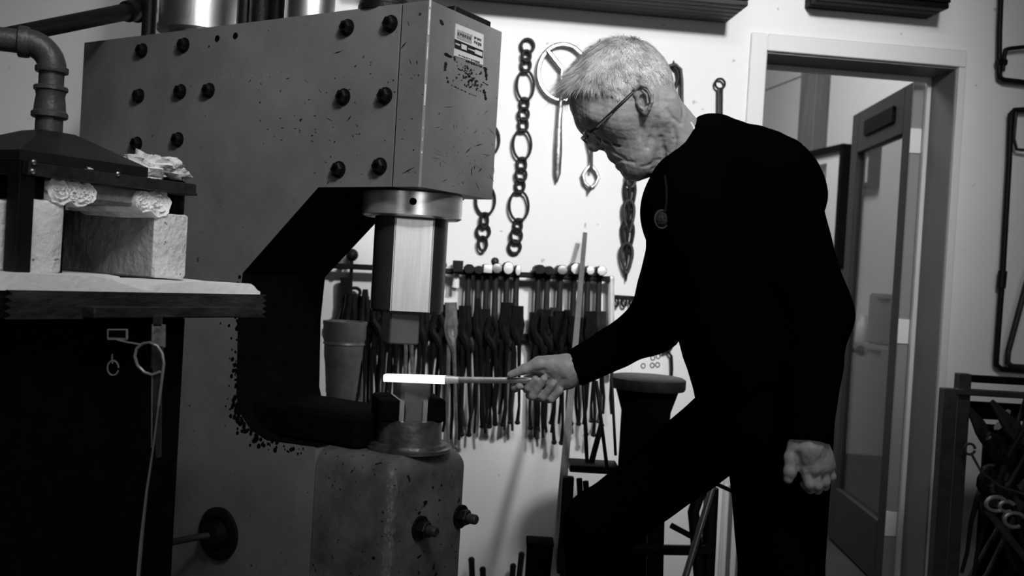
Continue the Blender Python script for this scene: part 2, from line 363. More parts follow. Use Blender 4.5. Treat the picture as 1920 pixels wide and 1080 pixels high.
# ================================================================== overhead shelves
def overhead(pa, pb, pc, h, label, m, nslat, name):
    A = WP(*pa, 0.0); B = WP(*pb, 0.0); z = (A.z + B.z) / 2
    Fc = onz(*pc, z); dep = (Fc - wall.o).dot(wall.n)
    ua, ub = (A - wall.o).dot(WU), (B - wall.o).dot(WU)
    t = thing(name, label, 'shelf', wall.p((ua + ub) / 2, z, dep / 2))
    sw = (dep - 0.01) / nslat
    for i in range(nslat):
        q = MB(); wbox(q, ua, ub, z, z + 0.018, 0.006 + i * sw, 0.006 + (i + 1) * sw - 0.004, 0.002); q.build('slat', m, t)
    q = MB(); wbox(q, ua, ua + 0.02, z + 0.019, z + h, 0.006, dep); q.build('side_panel', m, t)
    q = MB(); wbox(q, ub - 0.02, ub, z + 0.019, z + h, 0.006, dep); q.build('side_panel', m, t)
    q = MB(); wbox(q, ua + 0.02, ub - 0.02, z + 0.019, z + h, dep - 0.02, dep); q.build('front_panel', m, t)
    q = MB(); wbox(q, ua, ub, z + h, z + h + 0.02, 0.006, dep); q.build('top_panel', m, t)
    return t
overhead((700, -12), (1361, 42), (1400, 10), 0.30, 'long dark wooden wall cabinet with boarded underside above the chains', M_WOOD, 5, 'wall_cabinet')
overhead((1508, 15), (1736, 38), (1753, 12), 0.14, 'short black wall box mounted above the doorway', M_BLACK, 3, 'wall_box')
# ================================================================== power hammer
ha = V((-0.849, 0.528, 0)).normalized(); hb = V((ha.y, -ha.x, 0))
c0 = Pt(797, 180, 2.0); C0 = V((c0.x, c0.y, 0))
side = Plane(C0, ha, ZV)      # n = hb : into the machine
side.n = hb.copy()
front = Plane(C0, hb, ZV); front.n = -ha
HW = 0.275
def H(s, t, z): return C0 + ha * s + hb * t + ZV * z
def uvs(pts): return [side.uv(*p) for p in pts]
ztopH = (side.uv(158, 80)[1] + side.uv(750, 7)[1]) / 2
sBack = side.uv(153, 180)[0]
sSeam = side.uv(746, 180)[0]
zArm = side.uv(735, 350)[1]
ZB = side.uv(590, 838)[1]
sBf = side.uv(733, 960)[0]      # front of the base block
sBs = side.uv(587, 960)[0]      # its seam
print('hammer', ztopH, sBack, sSeam, zArm, ZB, sBf, sBs)
ham = thing('power_hammer', 'tall grey C-frame power hammer with bolted side plates', 'machine', H(0.5, HW / 2, 0))
pr = [(sSeam + 0.0055, ztopH), (sBack, ztopH), (sBack, 0.0), (sBs + 0.003, 0.0), (sBs + 0.003, ZB)]
thr = uvs([(500, 826), (470, 806), (450, 775), (443, 740), (446, 600), (455, 512), (597, 351)])
pr += thr + [(sSeam + 0.0055, zArm)]
def extr(poly, t0, t1, mb=None):
    mb = mb or MB(); return mb.prism([H(s, t0, z) for s, z in poly], hb * (t1 - t0))
extr(pr, 0.0, HW).build('frame', M_PAINT, ham, angle=25)
# oily throat lining, deep shade put into its black (skin, proud by 2 mm)
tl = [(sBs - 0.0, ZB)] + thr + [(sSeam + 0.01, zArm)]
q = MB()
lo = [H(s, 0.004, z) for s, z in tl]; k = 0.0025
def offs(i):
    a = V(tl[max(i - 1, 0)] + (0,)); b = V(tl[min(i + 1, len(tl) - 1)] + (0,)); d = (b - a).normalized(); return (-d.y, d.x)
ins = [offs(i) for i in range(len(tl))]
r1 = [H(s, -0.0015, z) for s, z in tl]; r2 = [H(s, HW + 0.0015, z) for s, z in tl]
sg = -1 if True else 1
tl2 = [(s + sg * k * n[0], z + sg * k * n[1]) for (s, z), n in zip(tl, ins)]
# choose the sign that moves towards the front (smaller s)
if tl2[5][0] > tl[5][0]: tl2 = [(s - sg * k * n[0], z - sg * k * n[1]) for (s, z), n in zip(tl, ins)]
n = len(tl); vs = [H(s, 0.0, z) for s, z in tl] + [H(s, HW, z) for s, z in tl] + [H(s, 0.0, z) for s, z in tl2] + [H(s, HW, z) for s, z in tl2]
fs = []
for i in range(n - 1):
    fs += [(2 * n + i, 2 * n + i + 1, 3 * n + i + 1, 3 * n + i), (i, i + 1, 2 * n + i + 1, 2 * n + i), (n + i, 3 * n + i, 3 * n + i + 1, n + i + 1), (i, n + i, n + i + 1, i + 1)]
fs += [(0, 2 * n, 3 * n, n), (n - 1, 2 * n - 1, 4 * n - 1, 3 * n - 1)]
q.add(vs, fs); q.build('throat_shade_lining', M_GRIME_SHADE, ham)
# spatter crust along the throat edge on the side plate
q = MB(); rng = random.Random(3)
for i in range(170):
    j = rng.choice([0, 1, 2, 2, 3, 3, 3, 4, 4, 5]) ; (s0, z0), (s1, z1) = tl[j], tl[j + 1]
    f = rng.random(); s, z = s0 + (s1 - s0) * f, z0 + (z1 - z0) * f
    s += abs(rng.gauss(0, 0.016)) - 0.004; z -= abs(rng.gauss(0, 0.014)) if j < 4 else 0
    r = rng.uniform(0.002, 0.0075)
    q.lathe(H(s, 0.001, z), -hb, [(r, 0), (r * 0.7, r * 0.35)], rng.choice([5, 6, 7]), x=V((rng.random(), rng.random(), rng.random())))
tag(q.build('spatter_crust', M_GRIME_SHADE, ham), kind='stuff')
# the diagonal weld line up from the throat and oil line
sd0, sd1 = side.uv(597, 351), side.uv(470, 495)
# front head block
zt = ztopH
hbk = MB(); rr = 0.004
hbk.prism([H(s, t, zArm) for s, t in ((sSeam, 0), (rr, 0), (0, rr), (0, HW - rr), (rr, HW), (sSeam, HW))], ZV * (ztopH - zArm))
q = MB(); q.box(H(sSeam + 0.003, HW / 2, (zArm + ztopH) / 2), [ha, hb, ZV], (0.003, HW / 2 - 0.004, (ztopH - zArm) / 2 - 0.002)); q.build('seam_gap_fill', M_GRIME_SHADE, ham)  # black filler added to deepen the dark of the seam gap
head = hbk.build('head_block', M_PAINT, ham, angle=20)
# chipped pale paint along the front edge
q = MB(); rng = random.Random(5); z = zArm
while z < ztopH:
    l = rng.uniform(0.004, 0.03)
    if rng.random() < 0.55:
        wd = rng.uniform(0.0005, 0.0016); m0 = H(rr / 2 - 0.0004, rr / 2 - 0.0004, z)
        q.box(m0 + ZV * l / 2, [(ha - hb), (ha + hb), ZV], (wd, 0.0006, l / 2))
    z += l
tag(q.build('chipped_edge', M_PLATEW, ham), kind='stuff')
# maker plate on the front
def FP(px, py, off=0.0): return front.hit(px, py, off)
def fquad(name, pts, m, parent, h=0.0012, off=0.0):
    q = MB(); q.prism([FP(x, y, off) for x, y in pts], front.n * h); return q.build(name, m, parent, smooth=False)
plate = fquad('maker_plate', [(854, 44), (906, 65), (905, 122), (850.5, 104)], M_PLATEW, ham, 0.0012)
tag(plate, 'pale printed maker plate')
fquad('logo_panel', [(857, 55), (886, 66), (884, 82), (856.5, 72)], M_PLATEG, plate, 0.0005, 0.0012)
fquad('model_band', [(852.5, 73), (905.5, 95), (905, 110), (852, 90)], M_DECAL, plate, 0.0005, 0.0012)
fquad('band_window', [(865, 82), (875, 86), (875, 95), (865, 91)], M_PLATEW, plate, 0.0004, 0.0018)
fquad('band_window', [(891, 93), (904, 98), (904, 106), (890, 100)], M_PLATEW, plate, 0.0004, 0.0018)
q = MB(); rng = random.Random(2)
def marks(x0, y0, x1, y1, n, h, mb):
    for i in range(n):
        f = i / n; x = x0 + (x1 - x0) * f; y = y0 + (y1 - y0) * f; wd = (x1 - x0) / n * rng.uniform(0.45, 0.85); hh = h * rng.uniform(0.6, 1)
        sl = (y1 - y0) / (x1 - x0)
        mb.prism([FP(x, y, 0.0016), FP(x + wd, y + wd * sl, 0.0016), FP(x + wd, y + wd * sl + hh, 0.0016), FP(x, y + hh, 0.0016)], front.n * 0.0005)
marks(889, 68, 903, 74, 5, 5, q); marks(889, 76, 903, 82, 4, 6, q); marks(860, 102, 900, 116, 12, 3, q); marks(858, 60, 884, 70, 6, 6, q)
q.build('plate_lettering', M_INK, plate, smooth=False)
q = MB(); marks(854, 80, 863, 83.5, 4, 3.5, q); marks(878, 90, 890, 94.5, 5, 3.5, q); q.build('band_lettering', M_PLATEW, plate, smooth=False)
# worn remains of a black transfer under the plate
q = MB(); rng = random.Random(11)
def flake(x, y, rx, ry):
    k = rng.choice([5, 6, 7]); a0 = rng.random() * 6
    q.prism([FP(x + math.cos(a0 + 6.283 * i / k) * rx * rng.uniform(.5, 1), y + math.sin(a0 + 6.283 * i / k) * ry * rng.uniform(.5, 1)) for i in range(k)], front.n * 0.0005)
def strip(x0, y0, x1, y1, n, r):
    for i in range(n):
        f = (i + rng.random()) / n
        flake(x0 + (x1 - x0) * f, y0 + (y1 - y0) * f, r * rng.uniform(.5, 1.3), r * rng.uniform(.5, 1.3))
strip(835, 101, 846, 107, 7, 4); strip(851, 106, 853, 112, 3, 3); strip(836, 117, 834, 132, 7, 3); strip(837, 143, 841, 157, 7, 2.2); strip(845, 159, 875, 173, 12, 1.6)
strip(878, 175, 892, 180, 6, 1.5); strip(872, 114, 910, 128, 16, 2.6); strip(910, 128, 912, 150, 14, 3.4); strip(907, 168, 911, 188, 12, 3.2); strip(905, 154, 915, 160, 6, 2)
for i in range(230):
    u, v = rng.random(), rng.random(); x = 856 + u * 48; y = 116 + u * 20 + v * 38
    dens = math.exp(-((u - 0.38 - v * 0.3) / 0.2) ** 2)
    if rng.random() < dens * 0.9 + 0.12: flake(x, y, rng.uniform(0.8, 3.2), rng.uniform(0.8, 3.2))
q.build('worn_transfer', M_DECAL, ham, smooth=False)
# scratches and pits on the front and side
q = MB(); rng = random.Random(21)
for i in range(46):
    x, y = rng.uniform(815, 925), rng.uniform(200, 350)
    a = rng.uniform(-1, 1.6); l = rng.choice([1, 1.5, 2, 5, 9]); wd = rng.uniform(0.4, 1.1)
    dx, dy = math.cos(a) * l, math.sin(a) * l
    q.prism([FP(x - dx + dy * .1, y - dy), FP(x + wd, y + wd * .6), FP(x + dx, y + dy), FP(x - wd, y - wd * .4)], front.n * 0.0004)
q.prism([FP(824, 36), FP(829, 38), FP(833, 46), FP(829, 48), FP(825, 44)], front.n * 0.0004)
def SP(px, py, off=0.0): return side.hit(px, py, -off)
for (x, y, l, a) in [(634, 98, 9, -.3), (600, 170, 6, 1.0), (655, 222, 7, -1), (618, 224, 6, .5), (765, 320, 14, -.5), (757, 85, 10, -.9), (770, 116, 6, 1.2), (782, 117, 5, 1.5), (766, 44, 5, 1.3)] + [(rng.uniform(480, 780), rng.uniform(100, 345), rng.uniform(1, 3), rng.uniform(-1.5, 1.5)) for _ in range(60)]:
    dx, dy = math.cos(a) * l, math.sin(a) * l; wd = 0.9
    q.prism([SP(x - dx, y - dy), SP(x + wd, y + wd), SP(x + dx, y + dy), SP(x - wd, y - wd)], -hb * 0.0005)
tag(q.build('scratches', M_DECAL, ham, smooth=False), kind='stuff')
# bolts
bm_ = MB(); bm_.lathe((0, 0, 0), ZV, [(0.0185, 0), (0.0185, 0.003)], 20); bm_.lathe((0, 0, 0.003), ZV, [(0.0155, 0), (0.0155, 0.009), (0.012, 0.0125)], 6); bm_.lathe((0, 0, 0.0125), ZV, [(0.007, 0), (0.006, 0.003)], 10)
bolt_me = bm_.mesh('bolt', mat('bolt_black', 0.005, 0.5, spec=0.12))
def orient(p, z):
    X, Y, Z = frame_of(z, ZV); return Matrix(((X.x, Y.x, Z.x, p.x), (X.y, Y.y, Z.y, p.y), (X.z, Y.z, Z.z, p.z), (0, 0, 0, 1)))
for (x, y) in [(652, 52), (733, 45), (645, 182), (723, 180), (636, 318), (713, 312), (346, 85), (268, 95), (340, 172), (262, 180), (335, 262), (258, 270), (393, 170)]:
    inst('bolt', bolt_me, orient(SP(x, y), -hb), ham)
hm = MB(); hm.lathe((0, 0, 0), ZV, [(0.0075, 0), (0.0075, 0.0015), (0.0045, 0.0016)], 14); hole_me = hm.mesh('plugged_hole', M_GRIME_SHADE)
for (x, y) in [(408, 72), (442, 67)]: inst('plugged_hole', hole_me, orient(SP(x, y), -hb), ham)
# collar, ram and upper die
RS, RT = 0.123, HW / 2
rc = H(RS, RT, 0); print('ram', rc)
zc0 = Pt(786, 362, rc.y).z; zc1 = Pt(786, 411, rc.y).z
q = MB(); q.lathe(V((rc.x, rc.y, zc1)), ZV, [(0.104, 0), (0.111, 0.004), (0.111, zArm - zc1 - 0.004), (0.108, zArm - zc1)], 64); col_o = q.build('collar', mat('bright_collar', 0.78, 0.3, 0.85, var=0.2, scale=14, streak=(1, 1, 5)), ham, angle=30)
cdir = V((0.09, -0.995, 0)); hx = V((0.995, 0.09, 0))
pz = Pt(796, 379, rc.y - 0.11).z
q = MB(); q.lathe(V((rc.x, rc.y, pz)) + V((0.11, -1, 0)).normalized() * 0.1095, V((0.11, -1, 0)), [(0.0078, 0), (0.0078, 0.003), (0.005, 0.0032)], 16); q.build('collar_hole', M_GRIME_SHADE, col_o)
zr1 = Pt(760, 585, rc.y).z
fn = V((0.20, -0.98, 0)).normalized(); fx = V((-fn.y, fn.x, 0)); RR = 0.0815; hwf = 0.043; dch = math.sqrt(RR * RR - hwf * hwf)
a0 = math.atan2(hwf, dch); ring = [(RR * math.sin(a0 + (2 * math.pi - 2 * a0) * i / 56), RR * math.cos(a0 + (2 * math.pi - 2 * a0) * i / 56)) for i in range(57)]
q = MB(); q.loft([[V((rc.x, rc.y, z)) + fx * x * sc + fn * y * sc for x, y in ring] for z, sc in ((zr1, 0.96), (zr1 + 0.006, 1.0), (zc1 + 0.002, 1.0))]); ram_ = q.build('ram', M_RAM, ham, angle=14)
q = MB(); q.box(V((rc.x, rc.y, (zr1 + zc1) / 2)) + fn * (dch + 0.0008), [fx, fn, ZV], (hwf - 0.003, 0.0012, (zc1 - zr1) / 2 - 0.004), 0.0008); q.build('ram_flat', M_FLAT, ram_)
for sg in (-1, 1):
    q = MB(); q.box(V((rc.x, rc.y, (zr1 + zc1) / 2)) + fn * (dch + 0.0004) + fx * (sg * (hwf - 0.001)), [fx + fn * (sg * 0.9), fn, ZV], (0.0016, 0.0014, (zc1 - zr1) / 2 - 0.004)); q.build('flat_edge', M_FACE, ram_)
dn = V((0.30, -0.954, 0)).normalized(); dx_ = V((-dn.y, dn.x, 0))
uc = V((rc.x, rc.y, 0)) + V((-0.012, 0, 0))
z2 = Pt(772, 645, rc.y - 0.05).z; z3 = zr1
q = MB(); q.box(V((uc.x, uc.y, (z2 + z3) / 2)), [dx_, dn, ZV], (0.033, 0.05, (z3 - z2) / 2 + 0.002), 0.003); q.build('upper_die', M_DIE, ham)
# base block: rounded
def rrect(s0, s1, t0, t1, r, z, n=5):
    pts = []
    for (cs, ct, a) in ((s0 + r, t0 + r, 180), (s1 - 0.0, t0, None), (s1, t1, None), (s0 + r, t1 - r, 90)):
        if a is None: pts.append(H(cs, ct, z))
        else:
            for i in range(n + 1):
                th = math.radians(a + 90 * i / n) if a == 180 else math.radians(90 + 90 * i / n)
                pts.append(H(cs + r * math.cos(th), ct + r * math.sin(th), z))
    return pts
ER = 0.045
rings = [rrect(sBf, sBs, 0, HW, 0.022, 0.0), rrect(sBf, sBs, 0, HW, 0.022, ZB - ER)]
for i in range(1, 7):
    th = math.radians(90 * i / 6); ii = ER * (1 - math.cos(th)) * 0.9
    rings.append(rrect(sBf + ii, sBs, ii, HW - ii, 0.022 + ii * 0.3, ZB - ER + ER * math.sin(th)))
# order the points around
def order(rg):
    c = sum(rg, V()) / len(rg); return sorted(rg, key=lambda p: math.atan2(p.y - c.y, p.x - c.x))
q = MB(); q.loft([order(r) for r in rings]); q.build('base_block', M_PAINTD, ham, angle=50)
q = MB(); q.box(H(0.33, HW / 2, ZB + 0.035), [ha, hb, ZV], (0.17, 0.10, 0.038), 0.01); q.build('sow_block', M_GRIME_SHADE, ham)
ac = Pt(770, 760, 2.19); ac = V((ac.x, ac.y, 0))
zb = ZB - 0.002
zd0 = Pt(770, 800, 2.13).z; zdt = Pt(768, 713, 2.15).z
print('die', zb, zd0, zdt)
q = MB(); q.lathe(V((ac.x, ac.y, zb)), ZV, [(0.098, 0), (0.098, 0.008), (0.090, 0.010), (0.088, 0.016), (0.074, 0.017), (0.072, zd0 - zb + 0.01), (0.068, zd0 - zb + 0.012)], 48); q.build('anvil_ring', mat('anvil_ring_steel', 0.10, 0.38, 0.6, var=0.8, scale=14, bump=0.3, bscale=30), ham)
q = MB()
for sgn in (-1, 1):
    c = ac + dx_ * (0.052 * sgn + (-0.006)); q.box(V((c.x, c.y, zd0 + 0.034)), [dx_, dn, ZV], (0.021, 0.058, 0.026), 0.005)
    q2 = MB(); q2.box(V((c.x, c.y, 0)) - dx_ * (sgn * 0.026) + dn * 0.01 + ZV * (zd0 + 0.034), [dx_ + ZV * 0.15 * sgn, dn, ZV], (0.006, 0.052, 0.024), 0.001); q2.build('die_wedge', M_STEEL, ham)
q.build('die_holder', M_GRIME_SHADE, ham)
q = MB(); zc_ = zd0 + 0.012
oc = [(-0.026, 0.055), (-0.033, 0.045), (-0.033, -0.045), (-0.026, -0.055), (0.026, -0.055), (0.033, -0.045), (0.033, 0.045), (0.026, 0.055)]
def die_ring(z, sc, r=0.0): return [V((ac.x, ac.y, z)) + dx_ * x * sc + dn * y for x, y in oc]
q.loft([die_ring(zc_, 0.8), die_ring(zc_ + 0.025, 0.82), die_ring(zc_ + 0.045, 1.0), die_ring(zdt - 0.008, 1.0), die_ring(zdt, 0.9)]); q.build('lower_die', M_DIE, ham, angle=30)
# worn paint along the rounded front corner of the base
q = MB(); rng = random.Random(31)
for i in range(110):
    z = ZB - 0.03 - abs(rng.gauss(0, 0.16)); r = rng.uniform(0.0012, 0.0055)
    if z < 0.3: continue
    th = math.radians(180 + rng.uniform(15, 75)); p_ = H(sBf + 0.022 + 0.0222 * math.cos(th), 0.022 + 0.0222 * math.sin(th), z); nn_ = (ha * math.cos(th) + hb * math.sin(th)).normalized()
    X_, Y_, Z_ = frame_of(nn_, ZV); kk = rng.choice([5, 6, 7]); q.prism([p_ + X_ * (math.cos(6.283 * j / kk) * r * rng.uniform(.6, 2.2)) + Y_ * (math.sin(6.283 * j / kk) * r * rng.uniform(.4, 1)) for j in range(kk)], nn_ * 0.0004)
tag(q.build('worn_corner', mat('bare_worn_metal', 0.17, 0.45, 0.3, var=0.4, scale=50), ham, smooth=False), kind='stuff')
# studs on the base front
fb = Plane(C0 + ha * sBf, hb, ZV); fb.n = -ha
for (x, y) in ((786, 990), (862, 968)):
    p = fb.hit(x, y); t_ = MB(); t_.lathe(p, fb.n, [(0.027, -0.002), (0.027, 0.006)], 24); wsh = t_.build('stud_washer', M_IRON, ham)
    t_ = MB(); t_.lathe(p + fb.n * 0.006, fb.n, [(0.019, 0), (0.019, 0.015), (0.016, 0.018)], 6); t_.build('stud_nut', M_IRON, wsh)
    t_ = MB(); t_.lathe(p + fb.n * 0.02, fb.n, [(0.0115, 0), (0.0115, 0.024), (0.009, 0.027)], 14); t_.build('stud_end', M_IRON2, wsh)
# flange and rod on the side plate
p = SP(412, 1000); q = MB(); q.lathe(p, -hb, [(0.062, 0), (0.062, 0.008), (0.056, 0.010), (0.044, 0.010), (0.044, 0.004), (0.03, 0.004), (0.028, 0.03), (0.02, 0.032)], 32); fl = q.build('shaft_flange', M_IRON, ham)
q = MB(); q.tube([p - hb * 0.02, p - hb * 0.05 + ha * 0.01, Pt(314, 1018, p.y - 0.14)], 0.008, 10); q.build('treadle_rod', M_IRON2, fl)
# machinery on top of the frame
def topcyl(px, py, d, r, h, name, m, prof=None):
    p = Pt(px, py, d); q = MB(); q.lathe(V((p.x, p.y, ztopH - 0.001)), ZV, prof or [(r * 1.04, 0), (r * 1.04, 0.012), (r, 0.014), (r, h), (r * .9, h + .01)], 40); return q.build(name, m, ham, angle=30)
pp = Pt(373, 30, 2.52)
topcyl(373, 30, 2.52, 0.098, 0.55, 'air_cylinder', M_STEEL, [(0.07, 0), (0.07, 0.02), (0.101, 0.021), (0.101, 0.033), (0.097, 0.034), (0.097, 0.55), (0.09, 0.56)])
topcyl(582, 10, 2.30, 0.057, 0.4, 'valve_cylinder', M_STEEL)
topcyl(490, 10, 2.42, 0.028, 0.16, 'valve_body', M_IRON); topcyl(460, 10, 2.45, 0.02, 0.3, 'air_line', M_IRON); topcyl(520, 10, 2.40, 0.018, 0.3, 'air_line', M_IRON)
topcyl(280, 30, 2.58, 0.018, 0.5, 'stay_post', M_IRON)
topcyl(722, 0, 2.13, 0.055, 0.02, 'ram_cap', M_IRON)
q = MB(); q.box(H(0.045, HW * 0.62, ztopH + 0.008), [ha, hb, ZV], (0.035, 0.07, 0.009), 0.002); q.build('top_plate', M_IRON, ham)
inst('bolt', bolt_me, orient(H(0.015, HW * 0.8, ztopH), ZV), ham)
# ================================================================== hot bar
b0 = Pt(722, 708, 2.12); b1 = Pt(835, 712, 2.105); b2 = Pt(1046, 714, 2.085)
bt = thing('forging_bar', 'steel bar with a white hot end held across the lower die', 'bar', b0)
def fbar(a, b, h0, h1, w0, w1, m, name):
    d = (b - a).normalized(); Yd = ZV.cross(d).normalized(); Zd = d.cross(Yd); q = MB(); rr = []
    for f in (0, .15, .5, .85, 1):
        p = a.lerp(b, f); hh = h0 + (h1 - h0) * f; ww = w0 + (w1 - w0) * f
        rr.append([p + Yd * (ww * x) + Zd * (hh * y) for x, y in ((-1, -.6), (-.8, -1), (.8, -1), (1, -.6), (1, .6), (.8, 1), (-.8, 1), (-1, .6))])
    return q.loft(rr).build(name, m, bt)
fbar(b0, b1, 0.0075, 0.0085, 0.016, 0.012, M_HOT, 'hot_end')
b15 = b1.lerp(b2, 0.12)
fbar(b1, b15, 0.0085, 0.0065, 0.012, 0.0085, M_WARM, 'hot_transition')
fbar(b15, b2, 0.0062, 0.006, 0.008, 0.008, M_BAR, 'bar_shank')
# ================================================================== forge
f0 = Pt(48, 510, 1.5); F0 = V((f0.x, f0.y, 0))
ff = Plane(F0, hb, ZV); ff.n = -ha           # front of the bricks
fs_ = Plane(F0, ha, ZV); fs_.n = hb.copy()   # left side of the forge
def FO(t, s, z): return F0 + hb * t + ha * s + ZV * z
ztab = ff.uv(85, 512)[1]; zbr = ff.uv(85, 376)[1]
print('forge z', ztab, zbr)
ax = [hb, ha, ZV]
tRi = ff.uv(291, 450)[0]; tR = ff.uv(353, 450)[0]; tL = ff.uv(119, 440)[0]
print('brick widths', tL, tR - tRi, 'opening', tRi - tL)
forge = thing('gas_forge', 'small open forge of pale fire bricks in a black steel frame', 'forge', FO(0.15, 0.1, ztab))
def brick(t0, t1, s0, s1, z0, z1, m, name='brick', jit=0.003, seed=0):
    rg = random.Random(seed); q = MB(); q.box(FO((t0 + t1) / 2, (s0 + s1) / 2, (z0 + z1) / 2), ax, (abs(t1 - t0) / 2, abs(s1 - s0) / 2, abs(z1 - z0) / 2), 0.004)
    q.v = [tuple(V(p) + V((rg.uniform(-jit, jit), rg.uniform(-jit, jit), rg.uniform(-jit, jit)))) for p in q.v]
    return q.build(name, m, forge, angle=50)
brick(0.002, tL, 0, 0.20, ztab, zbr, M_BRICK, seed=1, jit=0.0012)
brick(tRi, tR, 0, 0.085, ztab, zbr, M_BRICK, seed=2, jit=0.0018)
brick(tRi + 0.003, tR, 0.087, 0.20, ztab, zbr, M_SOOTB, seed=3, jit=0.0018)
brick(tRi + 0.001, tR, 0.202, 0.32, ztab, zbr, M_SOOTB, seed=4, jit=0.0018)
brick(tL + 0.002, tRi - 0.002, 0.28, 0.33, ztab, zbr, M_GRIME_SHADE, seed=6)
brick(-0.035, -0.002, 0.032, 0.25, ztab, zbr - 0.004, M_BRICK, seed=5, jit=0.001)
brick(0.0, tR + 0.01, 0.02, 0.33, zbr + 0.040, zbr + 0.062, M_GRIME_SHADE, name='roof_board', seed=7, jit=0)
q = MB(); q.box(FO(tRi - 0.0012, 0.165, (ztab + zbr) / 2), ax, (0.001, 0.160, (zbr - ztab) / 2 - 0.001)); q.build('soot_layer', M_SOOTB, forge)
q = MB(); q.box(FO(tL + 0.0012, 0.10, (ztab + zbr) / 2), ax, (0.001, 0.098, (zbr - ztab) / 2 - 0.001)); q.build('soot_layer', M_GRIME_SHADE, forge)
# wool rolls packed above the bricks
def wool(t, z, r, name='wool_roll', l=0.2, sx=1.0, s0=-0.004):
    q = MB(); q.lathe(FO(t, s0, z), ha, [(r * 0.15, 0.004), (r * 0.3, 0.001), (r * 0.42, 0.005), (r * 0.6, 0.0), (r * 0.72, 0.005), (r * 0.92, 0.0), (r, 0.006), (r * 1.02, l * 0.5), (r * 0.95, l)], 22, x=ZV)
    rg = random.Random(int(t * 1e4)); q.v = [tuple(V(p) + V((rg.gauss(0, .0012), rg.gauss(0, .0012), rg.gauss(0, .0012)))) for p in q.v]
    return q.build(name, M_WOOL, forge, angle=80)
zw = zbr + 0.021
for (x, r) in ((112, 0.024), (133, 0.017), (149, 0.023), (163, 0.017)):
    t, z = ff.uv(x, 357 + (x - 112) * 0.13); wool(t, z, r)
for (x, r) in ((268, 0.019), (297, 0.026)):
    t, z = ff.uv(x, 378 + (x - 268) * 0.1); wool(t, z, r)
ta, tb = ff.uv(170, 380)[0], ff.uv(262, 380)[0]
q = MB(); q.box(FO((ta + tb) / 2, 0.09, zw + 0.004), ax, ((tb - ta) / 2, 0.085, 0.020), 0.006); q.build('wool_slab', mat('grey_wool', 0.22, 1, var=0.5, scale=30, bump=0.8, bscale=40), forge)
# steel frame: posts, top band, hood
zf0, zf1 = ff.uv(60, 329, 0.012)[1], ff.uv(60, 304, 0.012)[1]
t1f = ff.uv(366, 350, 0.012)[0]
q = MB(); q.box(FO(-0.012, 0.004, (ztab + zf1) / 2), ax, (0.0125, 0.016, (zf1 - ztab) / 2), 0.001); q.build('frame_post', M_IRON, forge)
q = MB(); q.box(FO(tR + 0.012, 0.06, (zbr + zf1) / 2), ax, (0.012, 0.016, (zf1 - zbr) / 2), 0.001); q.build('frame_post', M_IRON, forge)
q = MB(); q.box(FO(0.013, 0.09, (zbr + zf0) / 2 + 0.002), ax, (0.011, 0.09, (zf0 - zbr) / 2), 0.001); q.build('frame_filler', M_GRIME_SHADE, forge)
q = MB(); q.box(FO((t1f - 0.02) / 2, -0.012, (zf0 + zf1) / 2), ax, ((t1f + 0.02) / 2, 0.004, (zf1 - zf0) / 2), 0.001); q.box(FO((t1f - 0.02) / 2, 0.012, zf0 + 0.002), ax, ((t1f + 0.02) / 2 + 0.004, 0.026, 0.002)); fbnd = q.build('frame_band', M_IRON2, forge)
q = MB(); q.box(FO(-0.02, 0.15, (zf0 + zf1) / 2), ax, (0.004, 0.17, (zf1 - zf0) / 2), 0.001); q.build('frame_band', M_IRON, forge)
for (x, y) in ((62, 304), (60, 321), (220, 326)):
    p = ff.hit(x, y, 0.016); q = MB(); q.lathe(p, -ha, [(0.004, 0), (0.004, 0.003), (0.002, 0.005)], 8); q.build('rivet', M_STEEL, fbnd)
# hood: a low pyramid of sheet steel
ap0 = Pt(78, 247, 1.66); ap1 = Pt(104, 250, 1.70)
q = MB(); c = (ap0 + ap1) / 2; HC = c.copy()
hz = zf1 + 0.002
bt0 = ff.uv(262, 325, -0.02)[0]
base = [FO(-0.02, -0.002, hz), FO(bt0, -0.002, hz), FO(bt0, 0.30, hz), FO(-0.02, 0.30, hz)]
tp = [c - hb * 0.03 - ha * 0.03, c + hb * 0.03 - ha * 0.03, c + hb * 0.03 + ha * 0.03, c - hb * 0.03 + ha * 0.03]
up = [p + ZV * 0.016 for p in base]
q.loft([base, up, tp]); q.build('hood', mat('hood_sheet', 0.014, 0.5, 0.2, var=0.5, scale=14, bump=0.1), forge, angle=20)
# loose wool on the hood
def clump(c, rx, ry, rz, seed, name, parent, m=M_WOOL):
    rg = random.Random(seed); q = MB(); q.ball((0, 0, 0), 1, 40)
    ph = [rg.uniform(0, 6) for _ in range(9)]
    vs = []
    for p in q.v:
        p = V(p); k = 1 + .16 * math.sin(5 * p.x + ph[0]) * math.sin(4 * p.z + ph[1]) + .13 * math.sin(9 * p.y + ph[2]) + .11 * math.sin(13 * p.x + 7 * p.z + ph[3]) + .10 * math.sin(17 * p.z + 5 * p.x + ph[4]) * math.sin(15 * p.y + ph[5]) + .07 * math.sin(29 * p.x + ph[6]) * math.sin(23 * p.z + ph[7]) + rg.uniform(-.05, .05)
        vs.append(tuple(V(c) + hb * (p.x * rx * k) + ha * (p.y * ry * k) + ZV * (p.z * rz * k)))
    q.v = vs; return q.build(name, m, parent, angle=70)
ctop = ff.hit(284, 316, -0.05)
tag(clump(ctop, 0.06, 0.05, 0.024, 4, 'loose_wool', None), 'torn tuft of pale ceramic wool on the forge hood edge', 'wool')
clump(ff.hit(150, 317, -0.02), 0.028, 0.02, 0.006, 5, 'wool_edge', forge); clump(ff.hit(282, 336, -0.02), 0.02, 0.02, 0.004, 6, 'wool_edge', forge)
